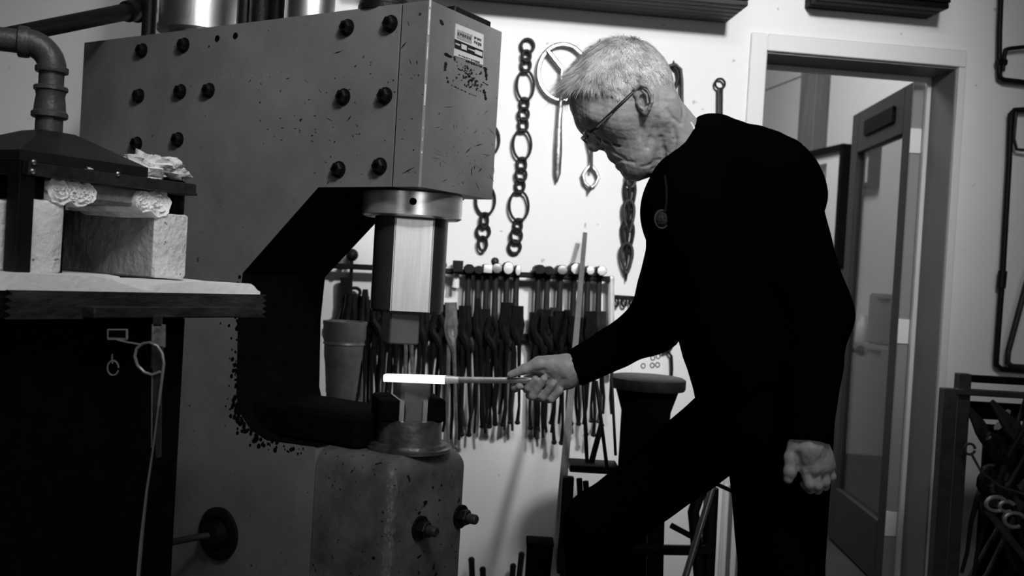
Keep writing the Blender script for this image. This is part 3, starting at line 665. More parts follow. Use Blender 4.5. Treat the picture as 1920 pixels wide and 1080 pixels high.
# table: pad, tray edge, bar
table = thing('forge_table', 'black steel forge table with a rough flame-cut front edge', 'table', FO(0.2, 0.1, 0))
OFF = 0.075
tp_ = Plane(F0 - ha * OFF, hb, ZV); tp_.n = -ha
tE, zE = tp_.uv(492, 555); zE2 = tp_.uv(492, 594)[1]
zA = tp_.uv(20, 540)[1]
print('table', tE, zE, zA, ztab)
zt1 = (zE + zA) / 2; zt0 = zt1 - 0.042
q = MB(); n = 60; prng = random.Random(8)
q.box(FO(tE / 2 - 0.12, 0.13, (zt1 + zt0) / 2 - 0.001), ax, (tE / 2 + 0.12, 0.20, 0.019)); q.build('table_plate', M_IRON, table)
# front edge strip with ragged ends
poly = []
tSt = tp_.uv(14, 545)[0]
for i in range(9): poly.append((tSt + (0.004 if i % 2 else -0.003), zt0 + (zt1 - zt0) * i / 8))
for i in range(9): poly.append((tE + (-0.005 if i % 2 else 0.006), zt1 - (zt1 - zt0) * i / 8))
q = MB(); q.prism([FO(t, -OFF - 0.006, z) for t, z in poly], ha * 0.007); q.build('edge_strip', M_SCALE, table, smooth=False)
x0, x1 = tp_.uv(172, 584, 0.03)[0], tp_.uv(448, 584, 0.03)[0]; zz0 = tp_.uv(300, 596, 0.03)[1]; zz1 = tp_.uv(300, 575, 0.03)[1]
q = MB(); q.box(FO((x0 + x1) / 2, -OFF - 0.022, (zz0 + zz1) / 2), ax, ((x1 - x0) / 2, 0.015, (zz1 - zz0) / 2), 0.002); q.build('rest_bar', M_SCALE, table)
for (t, s) in ((-0.1, 0.3), (tE - 0.06, 0.3), (-0.1, 0.0), (0.12, 0.02)):
    q = MB(); q.box(FO(t, s, zt0 / 2), ax, (0.018, 0.018, zt0 / 2), 0.002); q.build('leg', M_IRON, table)
q = MB(); q.box(FO(0.012, 0.12, zt0 / 2 - 0.001), ax, (0.281, 0.14, zt0 / 2 - 0.002), 0.004); q.build('under_table_shade', M_GRIME_SHADE, table)  # added black block standing in for deep shade under the table
# ceramic pad: two pieces meeting at the mouth
def pad(t0, t1, s0, s1, z0, fn, name, label):
    q = MB(); nt_, ns_ = 30, 12; vs = []; fs = []
    for i in range(nt_ + 1):
        for j in range(ns_ + 1):
            t = t0 + (t1 - t0) * i / nt_; s = s0 + (s1 - s0) * j / ns_; vs.append(FO(t, s, fn(t, s)))
    for i in range(nt_ + 1):
        for j in range(ns_ + 1): p = V(vs[i * (ns_ + 1) + j]); vs.append(V((p.x, p.y, z0)))
    k = (nt_ + 1) * (ns_ + 1); W = ns_ + 1
    for i in range(nt_):
        for j in range(ns_):
            a = i * W + j; fs += [(a, a + 1, a + W + 1, a + W), (k + a, k + a + W, k + a + W + 1, k + a + 1)]
    for i in range(nt_):
        a = i * W; fs += [(a, a + W, k + a + W, k + a), (a + ns_, k + a + ns_, k + a + W + ns_, a + W + ns_)]
    for j in range(ns_): fs += [(j, k + j, k + j + 1, j + 1), (nt_ * W + j, nt_ * W + j + 1, k + nt_ * W + j + 1, k + nt_ * W + j)]
    q.add(vs, fs); return tag(q.build(name, M_PAD, None, angle=60), label, 'pad')
hT = ztab - zt1
tm = tp_.uv(262, 545)[0]
def sm(x): x = min(1, max(0, x)); return x * x * (3 - 2 * x)
pad(-0.14, tm + 0.03, -OFF + 0.002, 0.30, zt1 - 0.001, lambda t, s: zt1 + 0.001 + (hT - 0.001) * (1 - 0.95 * sm((t - 0.06) / (tm - 0.06 + 0.03)) * sm((0.03 - s) / 0.05)), 'ceramic_pad', 'pale ceramic pad under the left fire bricks, tapering off rightwards')
def f2(t, s):
    e = 1 - sm((t - (tE - 0.035)) / 0.03) ** 2 * .8
    return zt1 + 0.002 + (hT * 0.75) * sm((t - tm + 0.02) / 0.10) * e * (0.92 + 0.08 * math.sin(60 * t + 30 * s))
pad(tm + 0.031, tE - 0.004, -OFF + 0.002, 0.30, zt1 - 0.001, f2, 'ceramic_pad', 'pale ceramic pad at the right end of the forge table')
# things under the table
dU = 1.40
q = MB(); P_ = lambda x, y: Pt(x, y, dU)
lp = thing('label_holder', 'small empty metal label holder under the forge table', 'holder', P_(219, 637))
for (a, b, c, d) in ((201, 618, 204, 636), (234, 618, 238, 636), (202, 633, 237, 637), (202, 617, 237, 619)):
    q = MB(); q.prism([P_(a, b), P_(c, b), P_(c, d), P_(a, d)], V((0, 0.004, 0))); q.build('holder_rim', M_TUBE, lp, smooth=False)
q = MB(); q.prism([P_(203, 619), P_(236, 619), P_(236, 635), P_(203, 635)], V((0, 0.004, 0))); q.build('holder_back', M_GRIME_SHADE, lp, smooth=False)
q = MB(); q.tube([P_(219, 637), P_(240, 642), P_(264, 646)], 0.0013, 6); q.build('wire_tail', M_TUBE, lp)
kr = thing('hanging_ring', 'small steel ring hanging in the shadow under the forge table', 'ring', P_(212, 705))
q = MB(); q.tube(arc(P_(212, 690), Rv, Uv, 0.008, 0.0105, 0, 340, 20), 0.0011, 6); q.build('loop', M_TUBE, kr)
q = MB(); q.tube([P_(211, 682), P_(210, 672), P_(211, 664)], 0.001, 6); q.build('hook', M_TUBE, kr)
fb_ = thing('hanging_strap', 'flat steel strap hanging below the forge table edge', 'strap', P_(292, 860))
for (pts, th, m, nm) in (([(285, 592), (301, 592), (301, 612), (285, 612)], .004, M_IRON2, 'upper_plate'), ([(283, 608), (306, 609), (306, 652), (282, 646)], .006, mat('spotted_steel', 0.2, 0.5, 0.4, var=0.8, scale=60), 'clip_plate'), ([(283, 646), (303, 650), (302, 690), (281, 690)], .004, M_IRON2, 'middle_plate'), ([(284, 690), (300, 690), (299, 858), (291, 860), (287, 800)], .004, M_IRON2, 'tail_strap')):
    q = MB(); q.prism([P_(x, y) + V((0, .004, 0)) for x, y in pts], V((0, th, 0))); q.build(nm, m, fb_, smooth=False)
q = MB(); q.tube([P_(284, 700) + V((0, .003, 0)), P_(283, 840) + V((0, .003, 0))], 0.0009, 6); q.build('bright_edge', M_TUBE, fb_)
lw = thing('poker_hook', 'long grey rod with a coiled loop handle hanging beside the strap', 'poker', P_(265, 1080))
pts = [(300, 697), (285, 703), (270, 698), (257, 685), (252, 668), (256, 653), (268, 644), (284, 642), (298, 648), (307, 662), (310, 680), (307, 705), (300, 760), (290, 840), (278, 920), (268, 1010), (262, 1080), (258, 1130)]
sp = [P_(x, y) + V((0, -0.006 if i > 6 else 0.001, 0)) for i, (x, y) in enumerate(pts)]
q = MB(); q.tube(sp[:13], 0.0021, 8); q.build('loop_handle', M_TUBE, lw)
q = MB(); q.tube(sp[12:], [0.0021, 0.0022, 0.003, 0.0045, 0.005, 0.005], 8, flat=.5); q.build('rod', M_TUBE, lw)
# ================================================================== gas pipe over the forge
gp = thing('forge_pipe', 'dark threaded pipe with union and elbow rising from the forge hood', 'pipe', HC)
c = HC
dP = c.y
def lath_px(prof, name, m=M_PIPE):   # profile along the pipe axis in pixels (radius, y)
    a = Pt(93, 250, dP); b = Pt(99, 120, dP); axd = ZV; q = MB(); k = dP / FPX
    pr_ = [(r * k, (250 - y) * k) for r, y in prof]
    return q.lathe(V((c.x, c.y, Pt(92, 250, dP).z)), axd, pr_, 28).build(name, m, gp, angle=35)
lath_px([(24, 258), (24, 218)], 'nipple'); lath_px([(30, 222), (32, 220), (32, 212), (28, 208), (27, 196), (25, 180), (27, 172), (30, 170), (30, 164), (28, 162)], 'union'); lath_px([(22, 164), (22, 128)], 'nipple')
k = dP / FPX
zE_ = Pt(95, 134, dP).z; zH = Pt(70, 84, dP).z
lath_px([(28, 137), (29, 135), (29, 127), (26, 125)], 'elbow_collar')
ec = V((c.x, c.y, zE_ + 0.004)); hd = V((-0.93, -0.36, 0)).normalized(); rE = zH - ec.z
pts = [ec + hd * (rE * (1 - math.cos(math.radians(a)))) + ZV * (rE * math.sin(math.radians(a))) for a in range(0, 91, 9)]
q = MB(); q.tube(pts, 25 * k, 24); q.build('elbow', M_PIPE, gp)
e2 = pts[-1]; q = MB(); q.lathe(e2, hd, [(28 * k, -0.004), (29 * k, 0), (29 * k, 0.012), (26 * k, 0.014)], 24); q.build('elbow_collar', M_PIPE, gp)
q = MB(); q.lathe(e2, hd, [(22 * k, 0), (22 * k, 0.4)], 20); q.build('side_pipe', M_PIPE, gp)
ap = thing('air_pipe', 'black overhead pipe slanting behind the elbow towards the hammer top', 'pipe', Pt(120, 45, 2.5))
A, B = Pt(-60, 82, 2.05), Pt(262, 17, 2.62)
q = MB(); q.tube([A, A.lerp(B, .5), B], [0.018, 0.02, 0.022], 20); q.build('pipe_run', M_IRON, ap)
q = MB(); dd = (B - A).normalized(); q.lathe(B - dd * 0.06, dd, [(0.027, 0), (0.028, 0.005), (0.028, 0.03), (0.024, 0.04), (0.034, 0.042), (0.034, 0.09)], 20); q.build('pipe_coupling', M_IRON, ap)
# ================================================================== chains on the wall
KW = 3.45 / FPX    # metres per pixel at the wall
def loop(px, py, rx, ry, r, off, sq=1.0, n=22, tear=0.0):
    c = WP(px, py, off); pts = []
    up = (WP(px, py - 10, off) - c).normalized(); rt = (WP(px + 10, py, off) - c).normalized()
    for i in range(n):
        a = 2 * math.pi * i / n; x, y = math.cos(a), math.sin(a)
        if sq != 1: x = math.copysign(abs(x) ** sq, x); y = math.copysign(abs(y) ** sq, y)
        if tear: x *= (1 - tear) + tear * (0.5 + 0.5 * y) * 1.25
        pts.append(c + rt * (x * rx * KW) + up * (y * ry * KW))
    return MB().tube(pts, r, 8, closed=True)
def chain(links, label, m, group, r=0.0056):
    x, y = links[-1][0], links[-1][1]
    t = thing('iron_chain', label, 'chain', WP(x, y + links[-1][3], 0.02), group)
    for i, l in enumerate(links):
        sq = 1.0
        o = loop(l[0], l[1], l[2], l[3], r * (0.85 if l[3] > 20 else 1.0), 0.016 + 0.007 * (i % 2)).build('link', m, t)
        if l[3] > 20:   # swollen shoulders top and bottom of the long links
            for sg in (-1, 1):
                q = MB(); p = WP(l[0], l[1] + sg * l[3] * 0.93, 0.016 + 0.007 * (i % 2)); rt = (WP(l[0] + 10, l[1], 0.02) - WP(l[0], l[1], 0.02)).normalized()
                q.tube([p - rt * 7 * KW, p, p + rt * 7 * KW], [r * .9, r * 1.35, r * .9], 8); q.build('shoulder', m, o)
    return t
chain([(989, 86, 12, 12.5), (987, 105, 7.5, 10), (986, 122, 8.5, 11), (985, 160, 16, 28), (983, 195, 7.5, 11), (982, 214, 9, 11), (981, 234, 8, 12), (979, 271, 17, 28), (978, 309, 8, 12), (977, 328, 9.5, 12), (975, 348, 8, 12), (973, 386, 18, 28), (971, 423, 7, 12), (968, 442, 10, 13), (965, 463, 11, 12)], 'long black iron chain of round and oval links hanging complete on the wall', M_IRON, 'wall chains')
chain([(918, 262, 18, 28), (915, 300, 8, 12), (914, 320, 10, 12), (912, 340, 8, 12), (910, 375, 18, 28), (908, 413, 6.5, 13), (906, 434, 12, 13), (905, 457, 7.5, 13)], 'black iron chain hanging partly behind the hammer head', M_IRON, 'wall chains')
t = thing('pod_chain', 'dark forged chain of teardrop links ending in a point beside the chest', 'chain', WP(1175, 528, 0.02), 'wall chains')
for i, (x, y, rx, ry) in enumerate([(1184, 300, 9, 18), (1183, 335, 8, 16), (1181, 366, 12, 30), (1179, 405, 12, 30), (1177, 443, 13, 30), (1175, 484, 13, 28)]):
    loop(x, y, rx, ry, 0.0062, 0.018 + 0.01 * (i % 2), tear=0.65 if i > 1 else 0).build('link', M_IRON2 if i % 2 else M_IRON, t)
q = MB(); a = WP(1175, 505, 0.018); b = WP(1174, 528, 0.018); q.tube([a, b], [0.008, 0.0015], 8); q.build('point', M_IRON, t)
for i, (x, y) in enumerate([(1181, 372), (1179, 411), (1177, 449), (1175, 487)]):
    q = MB(); q.tube([WP(x, y - 26, 0.03), WP(x, y - 6, 0.03), WP(x - 1, y + 14, 0.028)], [0.007, 0.006, 0.002], 8); q.build('tongue', M_IRON, t)
# ring-headed sculpture, leaf pendant, hooks
t = thing('ring_skewer', 'bright forged ring with a spoke and a long leaf-shaped blade on the wall', 'ironwork', WP(1045, 342, 0.02))
loop(1055, 136, 46, 52, 0.0085, 0.022, n=40).build('ring', M_BRIGHT, t)
q = MB(); q.tube([WP(1026, 94, 0.03), WP(1056, 132, 0.03)], [0.009, 0.008], 8); q.build('spoke', M_BRIGHT, t)
q = MB(); q.tube([WP(1054, 130, 0.034), WP(1052, 190, 0.034), WP(1049, 230, 0.03), WP(1047, 280, 0.024), WP(1045, 325, 0.02), WP(1044, 342, 0.02)], [0.006, 0.008, 0.009, 0.014, 0.013, 0.003], 8, flat=0.45, ref=WU); q.build('blade', M_BRIGHT, t)
t = thing('leaf_pendant', 'bright forged leaf loop pendant hanging from a dark strap on the wall', 'ironwork', WP(1105, 363, 0.02))
q = MB(); q.tube([WP(1102, 250, 0.03), WP(1109, 285, 0.03), WP(1109, 322, 0.03)], [0.008, 0.006, 0.005], 8, flat=.5, ref=WU); q.build('strap', M_IRON2, t)
c = [WP(x, y, 0.022) for x, y in ((1108, 309), (1118, 322), (1122, 333), (1116, 346), (1106, 352), (1096, 342), (1093, 328), (1100, 316))]
q = MB(); q.tube(c, 0.0065, 8, closed=True); q.build('leaf_loop', M_BRIGHT, t)
q = MB(); q.tube([WP(1106, 350, 0.022), WP(1104, 363, 0.022)], [0.009, 0.002], 8); q.build('tip', M_BRIGHT, t)
t = thing('spear_rod', 'dark spear-pointed rod showing above the bowed head', 'ironwork', WP(1115, 240, 0.02))
q = MB(); q.tube([WP(1125, 73, 0.02), WP(1122, 88, 0.02), WP(1120, 96, 0.02)], [0.001, 0.011, 0.005], 6); q.build('point', M_IRON, t)
q = MB(); q.tube([WP(1120, 96, 0.02), WP(1114, 240, 0.02)], 0.005, 8); q.build('rod', M_IRON, t)
t = thing('spring_hook', 'dark looped hook with a pointed top hanging behind the head', 'ironwork', WP(1278, 240, 0.02))
q = MB(); q.tube([WP(1262, 175, 0.02), WP(1268, 160, 0.02), WP(1272, 145, 0.02), WP(1270, 132, 0.02), WP(1262, 124, 0.02), WP(1255, 126, 0.02)], 0.006, 8); q.build('inner_loop', M_IRON, t)
q = MB(); q.tube([WP(1254, 124, 0.026), WP(1266, 121, 0.026), WP(1276, 130, 0.026), WP(1278, 150, 0.026), WP(1279, 240, 0.026)], 0.0065, 8); q.build('outer_loop', M_IRON2, t)
q = MB(); q.tube([WP(1263, 113, 0.022), WP(1263, 124, 0.022)], [0.001, 0.008], 6); q.build('point', M_IRON, t)
t = thing('eye_rod', 'slim dark rod with a round eye hanging left of the doorway', 'ironwork', WP(1349, 330, 0.02))
loop(1350, 157, 9.5, 9.5, 0.0042, 0.02).build('eye', M_IRON, t)
q = MB(); q.tube([WP(1347, 166, 0.02), WP(1346, 330, 0.02)], 0.0045, 8); q.build('rod', M_IRON2, t)
q = MB(); q.tube([WP(1354, 166, 0.02), WP(1352, 330, 0.02)], 0.0035, 8); q.build('rod', M_IRON, t)
# ================================================================== hammer rack
def ry(x): return 507 + (x - 830) * 0.048
t = thing('hammer_rail', 'black steel rail holding a row of hand hammers', 'rack', WP(900, 515, 0.0))
q = MB(); q.tube([WP(615, ry(615), 0.075), WP(1143, ry(1143), 0.075)], 0.0105, 4, ref=ZV); q.build('rail_bar', M_IRON, t)
q = MB(); q.tube([WP(615, ry(615) + 3, 0.045), WP(1143, ry(1143) + 3, 0.045)], 0.0085, 4, ref=ZV); q.build('rail_bar', M_IRON, t)
for x in (640, 830, 1140):
    q = MB(); q.tube([WP(x, ry(x) + 4, 0.0), WP(x, ry(x) + 4, 0.08)], 0.009, 6); q.build('bracket', M_IRON, t)
def hand_hammer(x, y, rx, ryy, style, label, hl=95, m=M_IRON, face=M_FACE, hm=None):
    c = WP(x, y, 0.075); k = KW
    t = thing('hand_hammer', label, 'hammer', WP(x, y + hl, 0.06), 'hammers on the rail')
    X, Y, Z = WU, ZV, wall.n
    q = MB(); sides = {'round': 20, 'oct': 8, 'sq': 4}[style]
    def ring(sc, o):
        a0 = math.pi / sides
        f = 1 / math.cos(a0) if sides == 4 else 1
        return [c + X * (math.cos(2 * math.pi * i / sides + a0) * rx * k * sc * f) + Y * (math.sin(2 * math.pi * i / sides + a0) * ryy * k * sc * f) + Z * o for i in range(sides)]
    q.loft([ring(.75, -0.055), ring(.95, -0.035), ring(.8, -0.012), ring(.85, 0.01), ring(1.0, 0.022), ring(1.0, 0.04), ring(.93, 0.043)]); q.build('head', m, t)
    if face:
        q = MB(); q.loft([ring(.9, 0.0425), ring(.86, 0.0455), ring(.5, 0.0468)]); q.build('face', face, t)
    q = MB(); q.tube([WP(x, y - ryy * .6, 0.063), WP(x - 2, y + hl * .4, 0.062), WP(x - 4, y + hl, 0.06)], [0.0085, 0.008, 0.0095], 10, flat=1.3); q.build('handle', hm or M_STUD, t)
    return t
DH = mat('dark_handle', 0.02, 0.5, var=0.4, scale=8, streak=(6, 6, 1))
hand_hammer(858, 499, 9, 10, 'sq', 'square black block hammer at the left end of the rail', 40, face=None, hm=mat('white_handle', 0.8, 0.5))
hand_hammer(879, 504, 10, 9, 'oct', 'dull black hammer just right of the square block hammer', 110, face=None, hm=DH)
hand_hammer(897, 506, 9, 7.5, 'round', 'small low-headed dark hammer between two duller hammers on the rail', 120, face=None, hm=DH)
hand_hammer(913, 504, 8.5, 8, 'sq', 'small square faced bright hammer left of the tall ball-peen', 130, hm=DH)
hand_hammer(930, 503, 11, 10, 'oct', 'grey hammer with a ball pein rising above it', 130, face=mat('dull_face', 0.3, 0.4, 0.5, var=.5, scale=40), hm=DH)
q = MB(); q.ball(WP(928, 490, 0.09), 0.014, 14); 
tag(q.build('ball_pein_head', M_IRON2), 'small dark ball pein head lying on top of the rail hammers', 'hammer')
hand_hammer(951, 503, 10, 12, 'round', 'hammer with the largest bright round face on the rail', 130, hm=DH)
hand_hammer(969, 507, 5.5, 10, 'round', 'narrow hammer with a thin bright face right of the biggest one', 115, hm=DH)
hand_hammer(1010, 505, 11, 9, 'oct', 'black hammer with a thin bright lower edge right of the gap', 120, face=None, hm=DH)
hand_hammer(1027, 507, 9, 8, 'round', 'small dull round hammer beside the gap in the rail', 110, face=None, hm=DH)
hand_hammer(1051, 506, 11, 9.5, 'oct', 'octagonal hammer with a mottled grey face left of the steel bar', 120, face=mat('dull_face', 0.3), hm=DH)
hand_hammer(1077, 504, 12, 11.5, 'oct', 'large bright octagonal hammer face left of the leaning bar', 120, hm=DH)
hand_hammer(1103, 507, 8.5, 9, 'oct', 'bright faced hammer just right of the leaning bar', 120, hm=DH)
hand_hammer(1124, 508, 10, 9.5, 'oct', 'bright squarish hammer face at the right end of the rail', 120, hm=DH)
q = MB(); q.ball(WP(829, 497, 0.075), 0.017, 14); q.tube([WP(829, 497, 0.07), WP(828, 600, 0.06)], 0.007, 8); tag(q.build('ball_hammer', M_STEEL), 'small bright ball headed tool half hidden by the hammer ram', 'hammer')
q = MB(); q.tube([WP(1146, 700, 0.05), WP(1146, 522, 0.05)], [0.011, 0.012], 12); q.ball(WP(1146, 522, 0.05), 0.0125, 12); tag(q.build('swage_rod', M_FACE), 'pale round rod standing at the right end of the hammer rail', 'tool')
# ================================================================== tongs
def tong_meshes(kind):
    ms = []
    for sg in (-1, 1):
        q = MB()
        if kind == 0: P = [(sg * .004, .115), (sg * .010, .09), (sg * .020, .055), (sg * .016, .025), (0, 0), (-sg * .012, -.04), (-sg * .016, -.14), (-sg * .010, -.27), (-sg * .014, -.36)]; R = [.006, .008, .008, .010, .012, .008, .006, .0052, .005]
        elif kind == 1: P = [(sg * .007, .13), (sg * .008, .08), (sg * .012, .05), (sg * .010, .02), (0, 0), (-sg * .009, -.04), (-sg * .012, -.16), (-sg * .016, -.30), (-sg * .012, -.37)]; R = [.011, .011, .012, .011, .013, .008, .006, .005, .0075]
        elif kind == 2: P = [(sg * .016, .10), (sg * .018, .06), (sg * .022, .045), (sg * .014, .02), (0, 0), (-sg * .014, -.05), (-sg * .022, -.15), (-sg * .018, -.28), (-sg * .008, -.36)]; R = [.012, .012, .010, .010, .012, .008, .0065, .0058, .0055]
        else: P = [(sg * .003, .14), (sg * .006, .10), (sg * .009, .05), (sg * .008, .02), (0, 0), (-sg * .006, -.04), (-sg * .009, -.16), (-sg * .013, -.30), (-sg * .018, -.38)]; R = [.004, .006, .009, .010, .0115, .0075, .0055, .0048, .0045]
        y = .005 * sg
        R = [r_ * (1.35 if j_ < 5 else 1.0) for j_, r_ in enumerate(R)]; q.tube([V((x, y, z)) for x, z in P], R, 7)
        if kind == 1: q.ball(V((P[-1][0], y, P[-1][1])), .0105, 8)
        ms.append(q)
    rv = MB(); rv.lathe((0, -.016, 0), Y1, [(.006, 0), (.009, .003), (.009, .029), (.006, .032)], 10); ms.append(rv)
    return ms
TM = {}
for k_ in range(4):
    for nm_, mm in (('d', M_IRON), ('w', M_IRON2), ('s', mat('rubbed_steel', 0.30, 0.38, 0.7, var=.5, scale=30))):
        a, b, r_ = tong_meshes(k_); TM[k_, nm_] = (a.mesh('rein', mm), b.mesh('rein', mm), r_.mesh('rivet', M_IRON))
t = thing('tong_rail', 'flat black rail the tongs hang from below the hammers', 'rack', WP(900, 640, 0))
def ty(x): return 632 + (x - 985) * 0.05
q = MB(); q.tube([WP(612, ty(612), 0.03), WP(1152, ty(1152), 0.03)], 0.016, 4, ref=ZV, flat=.5); q.build('rail_bar', M_IRON, t)
for x in (650, 1000, 1148):
    q = MB(); q.tube([WP(x, ty(x), 0.0), WP(x, ty(x), 0.03)], 0.009, 6); q.build('bracket', M_IRON, t)
def tong(x, yb, top, kind, fin, off, tilt, label, ysh=0):
    p = WP(x, ty(x) + ysh, off); zb = WP(x, yb, off).z; sz = (p.z - zb) / .37
    root = thing('forge_tongs', label, 'tongs', p - ZV * (p.z - zb), 'tongs on the rail')
    R = Matrix(((WU.x, -wall.n.x, 0, p.x), (WU.y, -wall.n.y, 0, p.y), (0, 0, 1, p.z), (0, 0, 0, 1))) @ Matrix.Rotation(math.radians(tilt), 4, 'Y') @ Matrix.Diagonal((1.0, 1, sz, 1))
    for nm_, me in zip(('rein', 'rein', 'rivet'), TM[kind, fin]): inst(nm_, me, R, root)
rg = random.Random(17)
xs = [(640, 770), (655, 790), (668, 780), (682, 790), (696, 775), (709, 790), (724, 800), (738, 790), (752, 790), (766, 780), (779, 790), (793, 800), (806, 795), (820, 800), (834, 815), (846, 838), (858, 830), (872, 815), (884, 805), (897, 808), (909, 800), (922, 799), (934, 780), (947, 796), (959, 812), (969, 792),
      (1003, 803), (1011, 826), (1020, 800), (1029, 816), (1038, 792), (1049, 830), (1062, 800), (1076, 795), (1092, 800), (1108, 815), (1124, 790), (1138, 780)]
ORD = 'first second third fourth fifth sixth seventh eighth ninth tenth eleventh twelfth thirteenth'.split()
cnt_ = {}
for i, (x, yb) in enumerate(xs):
    sec = 'between the bucket and the hammer ram' if x < 745 else 'behind the ram and lower die' if x < 830 else 'between the ram and the rail gap' if x < 990 else 'right of the rail gap'
    cnt_[sec] = cnt_.get(sec, 0) + 1
    lab = ORD[cnt_[sec] - 1] + ' iron tongs from the left ' + sec
    fin = 's' if x in (846, 766) else ('w' if i % 6 == 0 else 'd')
    tong(x, yb, 0, [0, 1, 2, 3, 1, 0, 2, 1][i % 8] if x < 990 else [1, 1, 0, 1, 2][i % 5], fin, 0.062 + 0.026 * (i % 2), rg.uniform(-3.2, 2.2) - 1, lab, rg.uniform(-9, 14))
# ================================================================== leaning bar, bucket, floor things behind the man
A = WP(1097, 437, 0.07); Bp = Pt(1036, 1130, 2.60)
t = thing('leaning_bar', 'long flat steel bar leaning diagonally against the tool wall', 'bar', Bp)
dd = (A - Bp); q = MB(); q.tube([Bp + dd * (-Bp.z / dd.z), Bp, A], [0.019, 0.018, 0.0105], 4, ref=WU, flat=0.5); q.build('bar_stock', mat('mill_bar', 0.16, 0.45, 0.4, var=.35, scale=10), t)
bk = Pt(643, 680, 2.92); zt_, zb_ = Pt(643, 602, 2.92).z, Pt(640, 764, 2.92).z
t = thing('quench_bucket', 'grey ridged metal bucket standing behind the hammer throat', 'bucket', V((bk.x, bk.y, zb_)))
h = zt_ - zb_; r0, r1 = 26 * bk.y / FPX, 40 * bk.y / FPX
pf = [(r0 * .96, 0), (r0, 0.004), (r0 * 1.02, h * .06), (r0 * 1.0, h * .08), (r0 * 1.08, h * .12), (r0 * 1.06, h * .15), (r0 * 1.14, h * .2), (r0 * 1.13, h * .23), (r0 + (r1 - r0) * .75, h * .72), (r1 * .98, h * .74), (r1 * .94, h * .76), (r1 * .95, h * .78), (r1, h * .8), (r1, h * .95), (r1 * 1.03, h * .97), (r1 * 1.03, h), (r1 * .95, h), (r1 * .9, h * .6), (r0 * .8, 0.02)]
q = MB(); q.lathe(V((bk.x, bk.y, zb_)), ZV, pf, 36, cap=True); q.build('pail', M_BUCKET, t, angle=60)
t = thing('bucket_stand', 'black pedestal stand carrying the bucket', 'stand', V((bk.x, bk.y, 0)))
q = MB(); q.lathe(V((bk.x, bk.y, 0)), ZV, [(0.12, 0), (0.12, 0.02), (0.03, 0.03), (0.03, zb_ - 0.02)], 16); q.build('column', M_IRON, t)
q = MB(); q.lathe(V((bk.x, bk.y, zb_ - 0.02)), ZV, [(0.11, 0), (0.11, 0.019)], 24); q.build('top', M_IRON, t)
# dark switch box above the bucket
t = thing('control_box', 'black control box with a cable clamp behind the hammer throat', 'box', WP(660, 590, 0))
q = MB(); a, b = WP(640, 553, 0.03), WP(690, 596, 0.03); q.box((a + b) / 2, [WU, wall.n, ZV], (abs(b.x - a.x) / 2, 0.03, abs(a.z - b.z) / 2), 0.003); q.build('case', M_GRIME_SHADE, t)
loop(665, 548, 10, 8, 0.006, 0.03).build('cable_clamp', M_IRON, t)
q = MB(); q.ball(WP(660, 478, 0.05), 0.022, 12); q.tube([WP(660, 478, 0.05), WP(655, 600, 0.05)], 0.006, 8); tag(q.build('ball_stake', M_IRON), 'black ball-ended stake in the gap behind the throat', 'tool')
q = MB(); q.tube([WP(649, 520, 0.05), WP(648, 600, 0.05)], 0.02, 8); tag(q.build('stake_post', M_IRON), 'short thick black stake below the ball-ended one', 'tool')
# round work table with drum body
wt = Pt(1215, 706, 2.78)
t = thing('vise_table', 'round black work table half hidden behind the man', 'table', V((wt.x, wt.y, 0)))
q = MB(); q.lathe(V((wt.x, wt.y, wt.z - 0.035)), ZV, [(0.0, 0), (0.105, 0.0), (0.108, 0.006), (0.108, 0.03), (0.1, 0.035)], 40); q.build('table_top', M_IRON2, t)
q = MB(); q.lathe(V((wt.x, wt.y, 0)), ZV, [(0.10, 0), (0.10, 0.03), (0.07, 0.05), (0.07, wt.z - 0.10), (0.09, wt.z - 0.036)], 30); q.build('drum', M_GRIME_SHADE, t)
t = thing('notice_sheet', 'white sheet with small dark drawings pinned behind the round table', 'paper', WP(1218, 697, 0.0))
q = MB(); q.prism([WP(1186, 660, 0.002), WP(1240, 645, 0.002), WP(1242, 706, 0.002), WP(1184, 700, 0.002)], wall.n * 0.002); q.build('sheet', M_PAPER, t, smooth=False)
for (x, y) in ((1206, 686), (1223, 685), (1224, 671), (1233, 684), (1234, 668)):
    loop(x, y, 4, 4.5, 0.0018, 0.005, n=10).build('drawing', M_INK, t)
t = thing('bent_hook', 'black arched hook hanging on the wall beside the paper sheet', 'hook', WP(1258, 705, 0.02))
loop(1251, 650, 8, 7, 0.006, 0.02).build('eye', M_IRON, t)
q = MB(); q.tube([WP(1241, 662, 0.02), WP(1252, 658, 0.02), WP(1259, 668, 0.02), WP(1260, 690, 0.02), WP(1258, 725, 0.02)], 0.005, 8); q.build('arch', M_IRON, t)
# small hook strip right of the hammer rail
t = thing('hook_strip', 'small black strip of hooks beside the hammer rail end', 'rack', WP(1165, 570, 0.02))
q = MB(); q.tube([WP(1150, 555, 0.01), WP(1200, 558, 0.01)], 0.006, 4, ref=ZV); q.build('strip', M_IRON, t)
for x in (1155, 1170, 1185): loop(x, 566, 4.5, 9, 0.004, 0.02, n=14).build('hook', M_IRON, t)
q = MB(); q.tube([WP(1148, 660, 0.05), WP(1156, 615, 0.05), WP(1170, 595, 0.05), WP(1192, 585, 0.05)], 0.008, 8); tag(q.build('curved_bar', M_IRON), 'curved black bar rising behind the forearm', 'bar')
